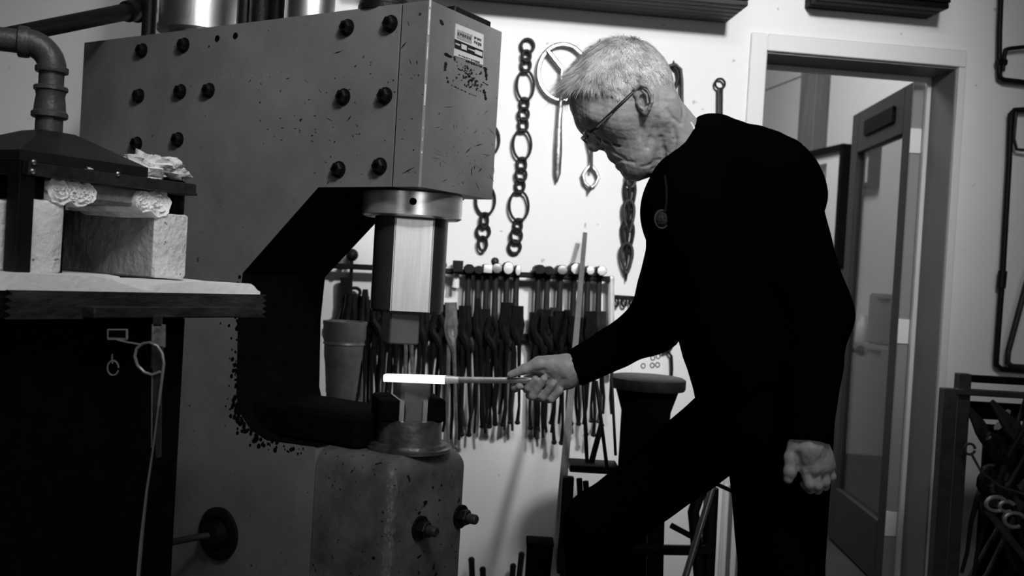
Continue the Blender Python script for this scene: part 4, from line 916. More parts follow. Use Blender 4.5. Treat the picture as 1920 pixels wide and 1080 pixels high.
# bar rack behind the knee
st = Pt(1105, 882, 2.66); 
t = thing('stock_stand', 'black steel stock stand with leaning rods behind the knee', 'stand', V((st.x, st.y, 0)))
q = MB(); a, b = Pt(1068, 877, 2.62), Pt(1160, 884, 2.62); q.box(V(((a.x + b.x) / 2, 2.66, a.z)), [X1, Y1, ZV], ((b.x - a.x) / 2, 0.05, 0.010), 0.002); q.build('shelf', M_IRON, t)
for x in (1066, 1150):
    p = Pt(x, 880, 2.66); q = MB(); q.box(V((p.x, p.y, p.z / 2 - .01)), [X1, Y1, ZV], (0.016, 0.016, p.z / 2 - .01), 0.002); q.build('leg', M_IRON, t)
for (x0, y0, x1, y1, r, nm) in ((1094, 720, 1101, 874, 0.0055, 'slim'), (1118, 715, 1128, 805, 0.005, 'short'), (1128, 795, 1107, 874, 0.008, 'slanting'), (1146, 690, 1150, 770, 0.004, 'thin')):
    p0, p1 = Pt(x0, y0, 2.72), Pt(x1, y1, 2.66)
    if nm in ('short', 'thin'): p1 = p0.lerp(p1, 2.0); p1.z = max(p1.z, Pt(1105, 876, 2.66).z)
    q = MB(); q.tube([p1, p0], r, 8); tag(q.build('stock_rod', M_IRON), nm + ' dark rod standing on the stock stand behind the knee', 'rod')
for i, (x, y) in enumerate(((1086, 897), (1098, 902), (1092, 925))):
    q = MB(); p = Pt(x, y, 2.6); q.tube([p, p - ZV * 0.10 + X1 * 0.012], 0.008, 6); q.build('hanging_peg', M_IRON, t)
t = thing('scrap_box', 'black upright box on the floor left of the forward leg', 'box', V((Pt(1010, 1050, 2.7).x, 2.7, 0)))
p = Pt(1012, 1018, 2.7); q = MB(); q.box(V((p.x, p.y, p.z / 2)), [X1, Y1, ZV], (0.035, 0.035, p.z / 2), 0.004); q.build('body', M_GRIME_SHADE, t)
q = MB(); q.box(V((p.x, p.y, p.z + .004)), [X1, Y1, ZV], (0.038, 0.038, 0.005), 0.002); q.build('lid', M_GRIME_SHADE, t)
for i, (x, y, x2, y2) in enumerate(((962, 1062, 958, 1130), (905, 1068, 908, 1130), (884, 1050, 887, 1130), (978, 1040, 968, 1130))):
    a = WP(x, y, 0.12); q = MB(); b = WP(x2, y2, 0.14); b = a + (b - a) * (a.z / (a.z - b.z)); q.tube([b, a], 0.011, 8); q.ball(a, 0.012, 8)
    tag(q.build('floor_bar', M_IRON), ['thick dark bar end leaning at the wall foot', 'short dark bar end beside the base block', 'pointed dark bar end touching the base edge', 'dark bar end nearest the black upright box'][i], 'bar')
# trestle seen between the legs
t = thing('tool_trestle', 'black steel trestle seen between the man\'s legs', 'trestle', V((Pt(1290, 1000, 2.6).x, 2.6, 0)))
def tt(pts, r, nm, m=M_IRON, flat=1): q = MB(); q.tube([Pt(*p) for p in pts], r, 8, flat=flat); return q.build(nm, m, t)
tt([(1170, 1030, 2.6), (1335, 1032, 2.6)], 0.014, 'crossbar'); tt([(1230, 960, 2.62), (1225, 1180, 2.62)], 0.024, 'leg'); tt([(1318, 905, 2.62), (1300, 960, 2.62), (1316, 1130, 2.6)], 0.016, 'leg'); tt([(1334, 915, 2.64), (1325, 1100, 2.64)], 0.020, 'leg')
tt([(1258, 985, 2.6), (1305, 1010, 2.6)], 0.008, 'brace'); tt([(1340, 906, 2.66), (1375, 922, 2.7)], 0.006, 'brace'); tt([(1355, 915, 2.6), (1355, 915, 2.6)], 0.004, 'stub') if False else None
q = MB(); a, b = Pt(1340, 900, 2.5), Pt(1284, 1085, 2.45); dd = b - a; b = a + dd * (a.z / -dd.z); q.tube([a, b], 0.0085, 12); tag(q.build('steel_tube', M_TUBE), 'grey steel tube slanting between the legs', 'tube')
for (x, r, m, lab) in ((1364, 0.010, M_TRIM, 'white conduit on the wall between the legs'), (1372, 0.010, M_STUD, 'dark strip of conduit beside the white one')):
    q = MB(); q.tube([WP(x - 1, 910, 0.012), WP(x - 10, 1090, 0.012)], r, 8); tag(q.build('wall_conduit', m), lab, 'conduit')
# ================================================================== irons on the right wall
t = thing('bent_iron_hook', 'black bent iron hook at the upper right edge of the wall', 'ironwork', WP(1878, 158, 0.03))
def wt_(pts, r, nm, off=0.03, m=M_IRON): q = MB(); q.tube([WP(x, y, off) for x, y in pts], r, 10); return q.build(nm, m, t)
wt_([(1878, -40), (1874, 60), (1873, 135), (1874, 145), (1882, 150), (1935, 156), (1990, 160)], 0.0098, 'outer_bar'); wt_([(1884, 94), (1893, 91), (1920, 88), (1960, 92)], 0.0075, 'inner_bar', .034); wt_([(1885, 92), (1882, 118), (1880, 134)], 0.0075, 'inner_tail', .036); wt_([(1869, 117), (1886, 117)], 0.013, 'collar', .034)
t = thing('tall_iron_frame', 'tall black bent iron frame on the wall right of the doorway', 'ironwork', WP(1880, 690, 0.03))
wt_([(1990, 212), (1920, 206), (1902, 207), (1895, 214), (1892, 300), (1880, 510), (1868, 670), (1868, 684), (1878, 692), (1940, 697)], 0.0105, 'outer_bar'); wt_([(1905, 210), (1901, 260), (1906, 280), (1925, 282)], 0.006, 'inner_hook', .036, M_IRON2); wt_([(1880, 508), (1877, 540)], 0.016, 'collar', .034)
t = thing('angled_iron_frame', 'grey-edged angled iron bar nested inside the tall frame', 'ironwork', WP(1900, 690, 0.03))
wt_([(1960, 430), (1925, 530), (1890, 660), (1889, 680), (1898, 687), (1950, 690)], 0.0105, 'bar', .04, M_IRON2)
# ================================================================== steel rack at the lower right
RD = 2.95
t = thing('angle_iron_rack', 'dark angle iron rack in the lower right corner', 'rack', V((Pt(1850, 900, RD).x, RD, 0)))
def rk(x0, y0, x1, y1, nm, d=RD, th=0.02, m=M_STAND):
    a, b = Pt(x0, y0, d), Pt(x1, y1, d); q = MB(); q.box((a + b) / 2, [X1, Y1, ZV], (abs(b.x - a.x) / 2, th, abs(a.z - b.z) / 2), 0.002); return q.build(nm, m, t)
def post(px, py, w_, nm, d=RD):
    p = Pt(px, py, d); q = MB(); q.box(V((p.x, p.y, p.z / 2)), [X1, Y1, ZV], (w_ * d / FPX / 2, 0.02, p.z / 2), 0.002); return q.build(nm, M_STAND, t)
post(1778, 728, 24, 'post', 2.92); post(1806, 700, 22, 'post', 2.97)
rk(1790, 728, 2010, 752, 'rail', 2.95); rk(1818, 703, 2010, 727, 'tray_edge', 3.0, .02, M_GRIME_SHADE); rk(1818, 752, 2010, 795, 'black_backing', 3.12, .01, M_GRIME_SHADE); rk(1846, 795, 2010, 1500, 'black_backing', 3.14, .008, M_GRIME_SHADE)  # black backing sheets added behind the rack to darken it
p = WP(1795, 712, 0.1)
q = MB(); q.tube(arc(Pt(1818, 842, 2.90), Rv, Uv, 0.016, 0.016, 0, 345, 18), 0.004, 8); q.build('ring_bolt', M_STAND, t)
q = MB(); c_ = [Pt(1822, 852, 2.89), Pt(1840, 885, 2.88), Pt(1875, 912, 2.86), Pt(1930, 930, 2.84), Pt(1990, 935, 2.84)]; q.tube(c_, 0.004, 8); tag(q.build('rack_cable', M_STAND), 'dark cable drooping across the lower right rack', 'cable')
rg = random.Random(9); 
labs = ['dark tongs jumbled in the lower right rack']
for i in range(9):
    x, y = rg.uniform(1845, 1925), rg.uniform(800, 960); d = rg.uniform(2.94, 3.04)
    p = Pt(x, y, d); root = thing('rack_tongs', labs[0], 'tongs', p, 'jumbled rack tongs')
    R = Matrix.Translation(p) @ Matrix.Rotation(rg.uniform(-0.5, 0.5), 4, 'Z') @ Matrix.Rotation(math.radians(rg.choice([-45, -20, 10, 35, 150, 200])), 4, 'Y') @ Matrix.Diagonal((1.4, 1, rg.uniform(.7, 1.1), 1))
    for nm_, me in zip(('rein', 'rein', 'rivet'), TM[i % 4, 'dw'[i % 2]]): inst(nm_, me, R, root)
for i, (x, y, s_) in enumerate(((1868, 945, .03), (1888, 950, .022), (1902, 975, .03))):
    p = Pt(x, y, 2.88); q = MB(); q.tube(arc(p, Rv, Uv, s_, s_ * .7, 20, 300, 14), 0.006, 8); tag(q.build('bright_clip', M_BAR), ['largest grey bent clip in the rack jumble', 'small grey bent clip in the middle of the jumble', 'lowest grey bent clip in the rack jumble'][i], 'clip')
p0, p1 = Pt(1850, 955, 2.9), Pt(1945, 1075, 2.8); q = MB(); q.tube([p0, p1], 0.016, 8, flat=.6); tag(q.build('scrap_bar', M_STAND), 'thick slanting bar resting across the lower right rack', 'bar')
# ================================================================== the person: signed distance shapes meshed with surface nets
def surfnet(f, lo, hi, h):
    lo = np.array(lo, np.float32); n = np.ceil((np.array(hi) - lo) / h).astype(int) + 1
    g = [lo[i] + h * np.arange(n[i], dtype=np.float32) for i in range(3)]
    D = np.empty(n, np.float32); st = max(1, int(400000 // (n[1] * n[2])))
    for i in range(0, n[0], st):
        X, Y, Z = np.meshgrid(g[0][i:i + st], g[1], g[2], indexing='ij')
        D[i:i + st] = f(np.stack([X.ravel(), Y.ravel(), Z.ravel()], 1)).reshape(X.shape)
    ins = D < 0
    nc = n - 1
    def cs(a, o): return a[o[0]:o[0] + nc[0], o[1]:o[1] + nc[1], o[2]:o[2] + nc[2]]
    offs = [(i, j, k) for i in (0, 1) for j in (0, 1) for k in (0, 1)]
    cnt = sum(cs(ins, o).astype(np.int8) for o in offs); mask = (cnt > 0) & (cnt < 8)
    ci = np.argwhere(mask); idx = -np.ones(nc, int); idx[mask] = np.arange(len(ci))
    acc = np.zeros((len(ci), 3)); num = np.zeros(len(ci))
    for a in offs:
        for ax_ in range(3):
            if a[ax_] == 0:
                b = list(a); b[ax_] = 1
                da = D[ci[:, 0] + a[0], ci[:, 1] + a[1], ci[:, 2] + a[2]]; db = D[ci[:, 0] + b[0], ci[:, 1] + b[1], ci[:, 2] + b[2]]
                x = (da < 0) != (db < 0); t = np.where(x, da / np.where(x, da - db, 1), 0)
                p = np.array(a, float) + np.zeros((len(ci), 1)); p[:, ax_] += t
                acc[x] += p[x]; num += x
    verts = lo + h * (ci + acc / num[:, None])
    faces = []
    for ax_ in range(3):
        u, v = (ax_ + 1) % 3, (ax_ + 2) % 3
        sl0 = [slice(None)] * 3; sl1 = [slice(None)] * 3; sl0[ax_] = slice(0, -1); sl1[ax_] = slice(1, None)
        ch = ins[tuple(sl0)] != ins[tuple(sl1)]; e = np.argwhere(ch)
        e = e[(e[:, u] > 0) & (e[:, v] > 0) & (e[:, u] < nc[u]) & (e[:, v] < nc[v])]
        du = np.zeros(3, int); du[u] = 1; dv = np.zeros(3, int); dv[v] = 1
        q = [e - du - dv, e - dv, e, e - du]; I = [idx[p[:, 0], p[:, 1], p[:, 2]] for p in q]
        s0 = ins[e[:, 0], e[:, 1], e[:, 2]]
        F = np.stack(I, 1); F[~s0] = F[~s0][:, ::-1]; faces.append(F)
    return verts, np.concatenate(faces)
def cap(P, a, b, ra, rb=None):
    rb = ra if rb is None else rb; a = np.array(a, np.float32); b = np.array(b, np.float32); ba = b - a; l2 = max(float(ba @ ba), 1e-12)
    pa = P - a; t = np.clip((pa @ ba) / l2, 0, 1); d = pa - t[:, None] * ba
    return np.sqrt((d * d).sum(1)) - (ra + (rb - ra) * t)
def sph(P, c, r): d = P - np.array(c, np.float32); return np.sqrt((d * d).sum(1)) - r
def ell(P, c, r, A=None):
    d = P - np.array(c, np.float32)
    if A is not None: d = d @ np.array(A, np.float32).T
    r = np.array(r, np.float32); k0 = np.sqrt(((d / r) ** 2).sum(1)); k1 = np.sqrt(((d / (r * r)) ** 2).sum(1)); return k0 * (k0 - 1) / np.maximum(k1, 1e-6)
def smin(a, b, k): h = np.maximum(k - np.abs(a - b), 0) / k; return np.minimum(a, b) - h * h * k * 0.25
def smax(a, b, k): return -smin(-a, -b, k)
def ssub(a, b, k): return smax(a, -b, k)
def mirror(P): Q = P.copy(); Q[:, 1] = np.abs(Q[:, 1]); return Q
# ---- head frame
HD = 1.88; HO = Pt(1207, 192, HD); TH = math.radians(43)
hF = -Rv * math.cos(TH) - Uv * math.sin(TH); hU = -Rv * math.sin(TH) + Uv * math.cos(TH); hL = -Fv
HM = Matrix(((hF.x, hL.x, hU.x, HO.x), (hF.y, hL.y, hU.y, HO.y), (hF.z, hL.z, hU.z, HO.z), (0, 0, 0, 1)))
def HL(px, py, yl):
    r = ray(px, py); o = HO + hL * yl; p = CP + r * ((o - CP).dot(hL) / r.dot(hL)); d = p - HO
    return (d.dot(hF), yl, d.dot(hU))
EARC = HL(1206, 187, 0.078)
def noise3(P, s, ph=0.0): return np.sin(P[:, 0] * s + ph) * np.sin(P[:, 1] * s * 1.13 + 2 * ph) * np.sin(P[:, 2] * s * 0.91 + 3 * ph)
SK_C, SK_R = (0.021, 0, 0.045), (0.101, 0.077, 0.094)
def skull(P): return ell(P, SK_C, SK_R)
def head_sdf(P):
    Q = mirror(P)
    d = skull(P)
    d = smin(d, cap(P, (-0.003, 0, -0.015), (0.010, 0, -0.15), 0.052, 0.058), 0.03)            # neck
    f = cap(Q, (0.055, 0.012, 0.0), (0.078, 0.008, -0.062), 0.055, 0.036)                        # face mass
    f = smin(f, cap(Q, (0.012, 0.050, -0.040), (0.085, 0.022, -0.083), 0.017, 0.016), 0.035)     # jaw
    f = smin(f, cap(Q, (0.008, 0.052, -0.005), (0.012, 0.050, -0.040), 0.018, 0.017), 0.03)
    f = smin(f, sph(Q, (0.102, 0.008, -0.080), 0.0195), 0.022)                                   # chin
    f = smin(f, sph(Q, (0.068, 0.046, 0.004), 0.022), 0.03)                                      # cheekbone
    f = smin(f, sph(Q, (0.086, 0.0, -0.036), 0.034), 0.02)                                       # maxilla
    d = smin(d, f, 0.025)
    d = smin(d, cap(Q, (0.109, 0.008, 0.046), (0.094, 0.042, 0.044), 0.0135, 0.012), 0.02)       # brow
    d = ssub(d, sph(Q, (0.122, 0.034, 0.024), 0.0155), 0.02)                                     # eye socket
    d = smin(d, sph(Q, (0.094, 0.032, 0.024), 0.0135), 0.004)                                    # lid
    d = ssub(d, cap(Q, (0.107, 0.022, 0.020), (0.103, 0.044, 0.021), 0.0012), 0.003)
    nz = cap(P, (0.114, 0, 0.036), (0.127, 0, 0.006), 0.0075, 0.0095)                            # nose
    nz = smin(nz, sph(P, (0.1265, 0, 0.003), 0.0105), 0.008)
    nz = smin(nz, sph(Q, (0.114, 0.0125, -0.002), 0.0085), 0.010)
    d = smin(d, nz, 0.012)
    d = ssub(d, sph(Q, (0.119, 0.007, -0.011), 0.0035), 0.005)
    d = smin(d, cap(Q, (0.1135, 0.0, -0.037), (0.101, 0.022, -0.043), 0.0085, 0.006), 0.010)     # upper lip
    d = smin(d, cap(Q, (0.1135, 0.0, -0.058), (0.101, 0.020, -0.053), 0.0088, 0.006), 0.010)     # lower lip
    d = ssub(d, cap(Q, (0.126, 0.0, -0.0475), (0.102, 0.026, -0.0490), 0.0018, 0.0008), 0.005)   # mouth line
    d = ssub(d, cap(Q, (0.096, 0.035, -0.047), (0.088, 0.040, -0.062), 0.0008), 0.006)
    d = ssub(d, cap(Q, (0.110, 0.021, -0.004), (0.098, 0.039, -0.030), 0.0012), 0.007)           # nasolabial fold
    d = ssub(d, cap(Q, (0.122, 0.0, -0.068), (0.112, 0.016, -0.069), 0.0028), 0.008)             # under the lower lip
    # neck cords and folds
    d = smin(d, cap(Q, (-0.028, 0.056, -0.035), (0.045, 0.030, -0.15), 0.010, 0.010), 0.03)
    d = ssub(d, cap(Q, (0.022, 0.070, -0.066), (0.052, 0.056, -0.118), 0.003, 0.003), 0.012)
    d = smin(d, cap(P, (0.086, 0, -0.076), (0.045, 0, -0.108), 0.025, 0.030), 0.02)
    d = ssub(d, cap(Q, (0.040, 0.064, -0.075), (0.078, 0.034, -0.108), 0.0025), 0.012)
    d = ssub(d, cap(Q, (-0.052, 0.035, -0.050), (-0.02, 0.062, -0.075), 0.0016), 0.008)
    return d + 0.0006 * noise3(P, 210) + 0.0004 * noise3(P, 420, 1.0)
def ear_sdf(Q):
    e = None
    pl = [(1198, 190, .074), (1190, 177, .079), (1191, 166, .085), (1202, 159, .091), (1214, 163, .096), (1222, 177, .098), (1222, 192, .096), (1217, 204, .090), (1211, 211, .082)]
    rr = [.0022, .0032, .0036, .0038, .0038, .0036, .0034, .0036, .0066]
    for (a, b, r0, r1) in zip(pl[:-1], pl[1:], rr[:-1], rr[1:]):
        c_ = cap(Q, HL(*a), HL(*b), r0, r1); e = c_ if e is None else smin(e, c_, 0.002)
    A = np.array([[-.57, 0, .82], [.82, 0, .57], [0, 1, 0]])
    e = smin(e, ell(Q, HL(1207, 187, .078), (.027, .0155, .0105), A), 0.004)
    e = smin(e, cap(Q, HL(1205, 170, .088), HL(1213, 178, .090), .0026), 0.003); e = smin(e, cap(Q, HL(1213, 178, .090), HL(1213, 192, .089), .0028), 0.003); e = smin(e, cap(Q, HL(1213, 192, .089), HL(1205, 203, .085), .003), 0.003)
    e = ssub(e, ell(Q, HL(1205, 190, .0885), (.0130, .0070, .0150), A), 0.0015)
    e = ssub(e, cap(Q, HL(1197, 171, .092), HL(1212, 168, .096), .0026), 0.0015); e = ssub(e, cap(Q, HL(1212, 168, .096), HL(1218, 180, .097), .0022), 0.0015); e = ssub(e, cap(Q, HL(1218, 180, .097), HL(1217, 194, .095), .002), 0.0015)
    e = smin(e, sph(Q, HL(1196, 194, .079), .0042), 0.003)
    e = smin(e, ell(Q, HL(1208, 190, .070), (.024, .012, .012), A), .004)
    return e
HMi = np.array(HM.inverted())
def head_w(P): return head_sdf((P @ HMi[:3, :3].T + HMi[:3, 3]).astype(np.float32))
def trace(f, px, py, t0=1.4, t1=2.4):
    r = ray(px, py); r.normalize(); t = t0
    for _ in range(80):
        d = float(f(np.array([tuple(CP + r * t)], np.float32))[0]); t += d * .8
        if d < .0004: break
    return CP + r * t
CREASES = [([(1154, 301), (1168, 301), (1184, 304), (1190, 305)], .0016, .004), ([(1138, 278), (1152, 286), (1168, 296), (1174, 301)], .0006, .005),
           ([(1232, 222), (1228, 242), (1221, 260), (1215, 276)], .0020, .010), ([(1240, 258), (1244, 280), (1246, 302)], .0018, .008), ([(1263, 240), (1267, 260), (1263, 284)], .0012, .007), ([(1204, 313), (1220, 309), (1236, 300)], .0006, .007),
           ([(1131, 256), (1141, 262), (1150, 270)], .0008, .004), ([(1128, 264), (1138, 270), (1148, 280)], .0008, .005), ([(1250, 205), (1262, 222), (1276, 232)], .0010, .006), ([(1108, 236), (1100, 222)], .0006, .004), ([(1200, 222), (1203, 240), (1200, 258)], .0008, .008)]
CR = []
for pts_, r_, k_ in CREASES:
    L3 = [HM.inverted() @ trace(head_w, x, y, 1.5) for x, y in pts_]
    CR += [(tuple(a_), tuple(b_), r_, k_) for a_, b_ in zip(L3[:-1], L3[1:])]
def head_final(P):
    d = head_sdf(P); near = np.abs(d) < .02
    Q = P[near]; dn_ = d[near]
    for a_, b_, r_, k_ in CR: dn_ = ssub(dn_, cap(Q, a_, b_, r_), k_)
    d[near] = dn_; return d
ev, ef = [], []
for sg in (1, -1):
    c_ = np.array(EARC); v_, f_ = surfnet(ear_sdf, c_ - np.array([.032, .03, .042]), c_ + np.array([.032, .028, .042]), .0011)
    if sg < 0: v_ = v_ * np.array([1, -1, 1]); f_ = f_[:, ::-1]
    ev.append(v_); ef.append(f_)
hv, hf = surfnet(head_final, (-.105, -.095, -.158), (.150, .095, .150), .0018)
Hnp = np.array(HM)
hv = hv @ Hnp[:3, :3].T + Hnp[:3, 3]
ev = [v_ @ Hnp[:3, :3].T + Hnp[:3, 3] for v_ in ev]
# ---- right hand gripping the bar
def PX(px, py, d): return tuple(Pt(px, py, d))
D0 = 2.085
def rhand(P):
    q = lambda x, y, z: PX(x, y, D0 + z)
    d = cap(P, q(1100, 686, 0.0), q(1068, 693, 0.0), .024, .027)
    d = smin(d, cap(P, q(1068, 692, 0.006), q(1026, 693, 0.016), .029, .026), .02)
    d = smin(d, cap(P, q(1062, 712, 0.0), q(1034, 722, 0.004), .020, .017), .02)
    d = smin(d, cap(P, q(1058, 688, -.010), q(1012, 683, -.010), .023, .0165), .018)     # thenar
    d = smin(d, cap(P, q(1012, 683, -.010), q(984, 692, -.008), .0145, .0105), .010)     # thumb
    d = smin(d, cap(P, q(984, 692, -.008), q(957, 703, -.004), .0108, .0078), .006)
    # fingers: knuckle (far) -> under the bar -> tip back towards the palm
    fs_ = [[(1008, 700, .036), (972, 722, .030), (966, 727, .016), (974, 724, .004)],
           [(1012, 706, .038), (985, 730, .030), (990, 731, -.006), (1004, 711, -.019)],
           [(1022, 712, .036), (994, 741, .022), (999, 742, -.010), (1020, 710, -.022)],
           [(1034, 718, .032), (1012, 745, .018), (1018, 744, -.010), (1036, 721, -.021)],
           [(1044, 724, .026), (1028, 748, .012), (1034, 748, -.008), (1050, 733, -.016)]]
    fs_ = [fs_[0]] + fs_[2:] + [fs_[1]]
    for i, pts in enumerate(fs_):
        if i == 4: pts = [pts[0], pts[1], pts[2], pts[3]]
        r = [.0105, .0098, .0094, .0082] if i != 3 else [.0095, .0088, .0082, .0072]
        if i == 4: continue
        c_ = None
        for a, b, ra, rb in zip(pts[:-1], pts[1:], r[:-1], r[1:]):
            k_ = cap(P, q(*a), q(*b), ra, rb); c_ = k_ if c_ is None else smin(c_, k_, .003)
        d = smin(d, c_, .005)
    # index finger seen in front of the bar
    d = smin(d, smin(cap(P, q(988, 730, .004), q(991, 728, -.010), .009, .009), cap(P, q(991, 728, -.010), q(1004, 711, -.020), .009, .0078), .003), .004)
    # creases of the thumb root and palm
    for a, b in (((1040, 702, -.034), (1022, 706, -.030)), ((1048, 706, -.032), (1032, 716, -.028)), ((1056, 712, -.028), (1044, 726, -.022)), ((1020, 694, -.026), (1003, 699, -.022))):
        d = ssub(d, cap(P, q(*a), q(*b), .0022), .007)
    d = smin(d, cap(P, q(1072, 678, -.012), q(1030, 676, -.012), .006, .005), .016)
    return d + 0.0005 * noise3(P, 300)
def bounds(pts, m):
    a = np.array([tuple(Pt(*p)) for p in pts]); return a.min(0) - m, a.max(0) + m
lo, hi = bounds([(950, 665, D0 - .03), (1100, 755, D0 + .05), (950, 755, D0), (1100, 665, D0)], .025)
rv_, rf_ = surfnet(rhand, lo, hi, .0021)
# ---- left hand hanging
D1 = 1.665
def lhand(P):
    q = lambda x, y, z: PX(x, y, D1 + z)
    d = cap(P, q(1515, 822, .012), q(1516, 838, .010), .024, .027)
    bk = [((1500, 838, 0), (1512, 878, -.002)), ((1514, 838, -.006), (1527, 879, -.008)), ((1529, 840, -.000), (1541, 876, .006)), ((1540, 842, .010), (1553, 872, .016))]
    for a, b in bk: d = smin(d, cap(P, q(a[0], a[1], a[2] + .016), q(b[0], b[1], b[2] + .012), .0150, .0112), .014)
    d = smin(d, cap(P, q(1508, 850, .022), q(1536, 862, .026), .017), .02)
    d = smin(d, cap(P, q(1514, 846, .018), q(1532, 872, .020), .018, .014), .015)
    fg = [[(1509, 878, .008), (1518, 908, .004), (1519, 917, .024), (1508, 908, .042)], [(1525, 879, .010), (1533, 910, .009), (1532, 918, .030), (1520, 906, .046)],
          [(1541, 876, .018), (1547, 903, .019), (1546, 911, .038), (1533, 900, .052)], [(1554, 872, .028), (1559, 893, .030), (1557, 899, .046), (1545, 890, .056)]]
    for i, pts in enumerate(fg):
        r = [.0098, .0086, .0082, .0072] if i < 3 else [.0088, .0076, .0072, .0066]
        c_ = None
        for a, b, ra, rb in zip(pts[:-1], pts[1:], r[:-1], r[1:]):
            k_ = cap(P, q(*a), q(*b), ra, rb); c_ = k_ if c_ is None else smin(c_, k_, .003)
        c_ = smin(c_, sph(P, q(pts[0][0], pts[0][1], pts[0][2] - .001), .0102), .005)
        d = smin(d, c_, .0025)
    th = smin(cap(P, q(1494, 836, .014), q(1484, 858, .010), .0145, .0118), cap(P, q(1484, 858, .010), q(1482, 884, .006), .0118, .0108), .006)
    th = smin(th, cap(P, q(1482, 884, .006), q(1478, 898, .008), .0112, .0085), .004)
    d = smin(d, th, .010)
    for a, b in (((1500, 842, .001), (1512, 876, .002)), ((1516, 842, -.004), (1527, 877, .000)), ((1531, 842, -.002), (1543, 874, .004))):
        d = smin(d, cap(P, q(*a), q(*b), .0026), .006)
    d = ssub(d, cap(P, q(1495, 852, -.004), q(1499, 884, .002), .003), .008)
    return d + 0.0005 * noise3(P, 290)
lo, hi = bounds([(1470, 805, D1 - .03), (1570, 930, D1 + .06), (1470, 930, D1), (1570, 805, D1)], .022)
lv, lf = surfnet(lhand, lo, hi, .0021)
# ---- clothed body
DM = 1.91
def torso(P, k=0.0):
    q = PX; d = None
    for dd in (-.075, .075):
        c_ = cap(P, q(1333, 398, DM + dd), q(1405, 625, DM + dd), .132 - k, .118 - k)
        c_ = smin(c_, cap(P, q(1405, 625, DM + dd), q(1432, 770, DM + dd * .8), .118 - k, .122 - k), .05)
        d = c_ if d is None else smin(d, c_, .06)
    d = smin(d, cap(P, q(1335, 300, DM), q(1420, 370, DM), .075 - k, .13 - k), .06)
    d = smin(d, cap(P, q(1335, 296, DM - .02), q(1400, 322, DM - .08), .064 - k, .078 - k), .05)
    d = smin(d, cap(P, q(1335, 300, DM - .03), q(1440, 338, DM - .16), .060 - k, .076 - k), .05)
    d = smin(d, cap(P, q(1335, 310, DM + .03), q(1296, 400, DM + .16), .060 - k, .075 - k), .06)
    return d
LSH, LEL, LWR = (1440, 340, DM - .165), (1530, 590, DM - .19), (1514, 800, D1 + .010)
RSH, REL, RWR = (1296, 400, DM + .15), (1226, 610, DM + .20), (1085, 688, D0)
def plane_d(P, p0, n): return (P - np.array(tuple(p0), np.float32)) @ np.array(tuple(n), np.float32)
def arms(P, k=0.0, cut=True):
    q = PX
    l = smin(cap(P, q(*LSH), q(*LEL), .077 - k, .060 - k), cap(P, q(*LEL), q(1515, 850, D1 + .010), .058 - k, .036 - k), .03)
    r = smin(cap(P, q(*RSH), q(*REL), .075 - k, .056 - k), cap(P, q(*REL), q(1040, 713, D0), .055 - k, .037 - k), .03)
    if cut:
        a = Pt(1515, 828, D1 + .01); l = np.maximum(l, plane_d(P, a, (a - Pt(*LEL)).normalized()))
        a = Pt(1072, 692, D0); r = np.maximum(r, plane_d(P, a, (a - Pt(*REL)).normalized()))
    return l, r
NK0, NK1 = Pt(1340, 305, DM), Pt(1272, 262, HD)
def sweater(P):
    fold = .0022 * noise3(P, 38, .4) + .0016 * noise3(P, 75, 1.3)
    d = torso(P); l, r = arms(P)
    d = smin(d, l, .035); d = smin(d, r, .035)
    nk = cap(P, tuple(NK0), tuple(NK1), .072, .060)
    pm = Pt(1286, 279, HD + 0.0); nn = (Pt(1279 - 115, 274 - 72, HD) - pm).normalized()
    nk = np.maximum(nk, plane_d(P, pm, nn))
    hem = plane_d(P, Pt(1440, 800, DM), -ZV)
    d = smin(d, nk, .02)
    body_only = np.minimum(torso(P), 1)
    return d + fold
SW_LO, SW_HI = bounds([(1040, 215, 1.6), (1610, 215, 1.6), (1040, 860, 1.6), (1610, 860, 1.6), (1040, 215, 2.2), (1610, 860, 2.2)], .06)
def sweater_open(P):
    d = sweater(P)
    # hollow neck opening
    return ssub(d, cap(P, tuple(Pt(1300, 285, DM)), tuple(Pt(1235, 235, HD)), .050, .060), .004)
sv, sf = surfnet(sweater_open, SW_LO, SW_HI, .0075)
LHIP, LKN, LAN = Pt(1460, 790, DM - .09), Pt(1465, 1120, DM - .10), None
RHIP, RKN = Pt(1385, 782, DM + .09), Pt(1122, 986, DM + .20)
LAN = V((LKN.x + .05, LKN.y + .02, .085)); RAN = V((RKN.x + .02, RKN.y + .02, .10))
def trousers(P, k=0.0):
    d = smin(cap(P, tuple(Pt(1432, 755, DM - .06)), tuple(Pt(1432, 785, DM - .07)), .120 - k, .10 - k), cap(P, tuple(Pt(1432, 755, DM + .06)), tuple(Pt(1418, 785, DM + .07)), .120 - k, .09 - k), .05)
    l = smin(cap(P, tuple(LHIP), tuple(LKN), .100 - k, .074 - k), cap(P, tuple(LKN), tuple(LAN), .074 - k, .062 - k), .03)
    r = smin(cap(P, tuple(RHIP), tuple(RKN), .086 - k, .072 - k), cap(P, tuple(RKN), tuple(RAN), .072 - k, .060 - k), .03)
    d = smin(d, l, .02); d = smin(d, r, .015)
    return d + .002 * noise3(P, 40, .7)
a = np.array([tuple(LHIP), tuple(LKN), tuple(LAN), tuple(RHIP), tuple(RKN), tuple(RAN)])
tv, tf = surfnet(trousers, (a - .16).min(0), (a + .17).max(0), .009)
def shoe(P, A_, dirv):
    A_ = V(A_); d = cap(P, tuple(A_), (A_.x, A_.y, .05), .052, .046)
    d = smin(d, cap(P, (A_.x - dirv.x * .04, A_.y - dirv.y * .04, .04), (A_.x + dirv.x * .17, A_.y + dirv.y * .17, .032), .044, .036), .03)
    return np.maximum(d, .001 - P[:, 2])
FD = V((-.97, .2, 0)).normalized()
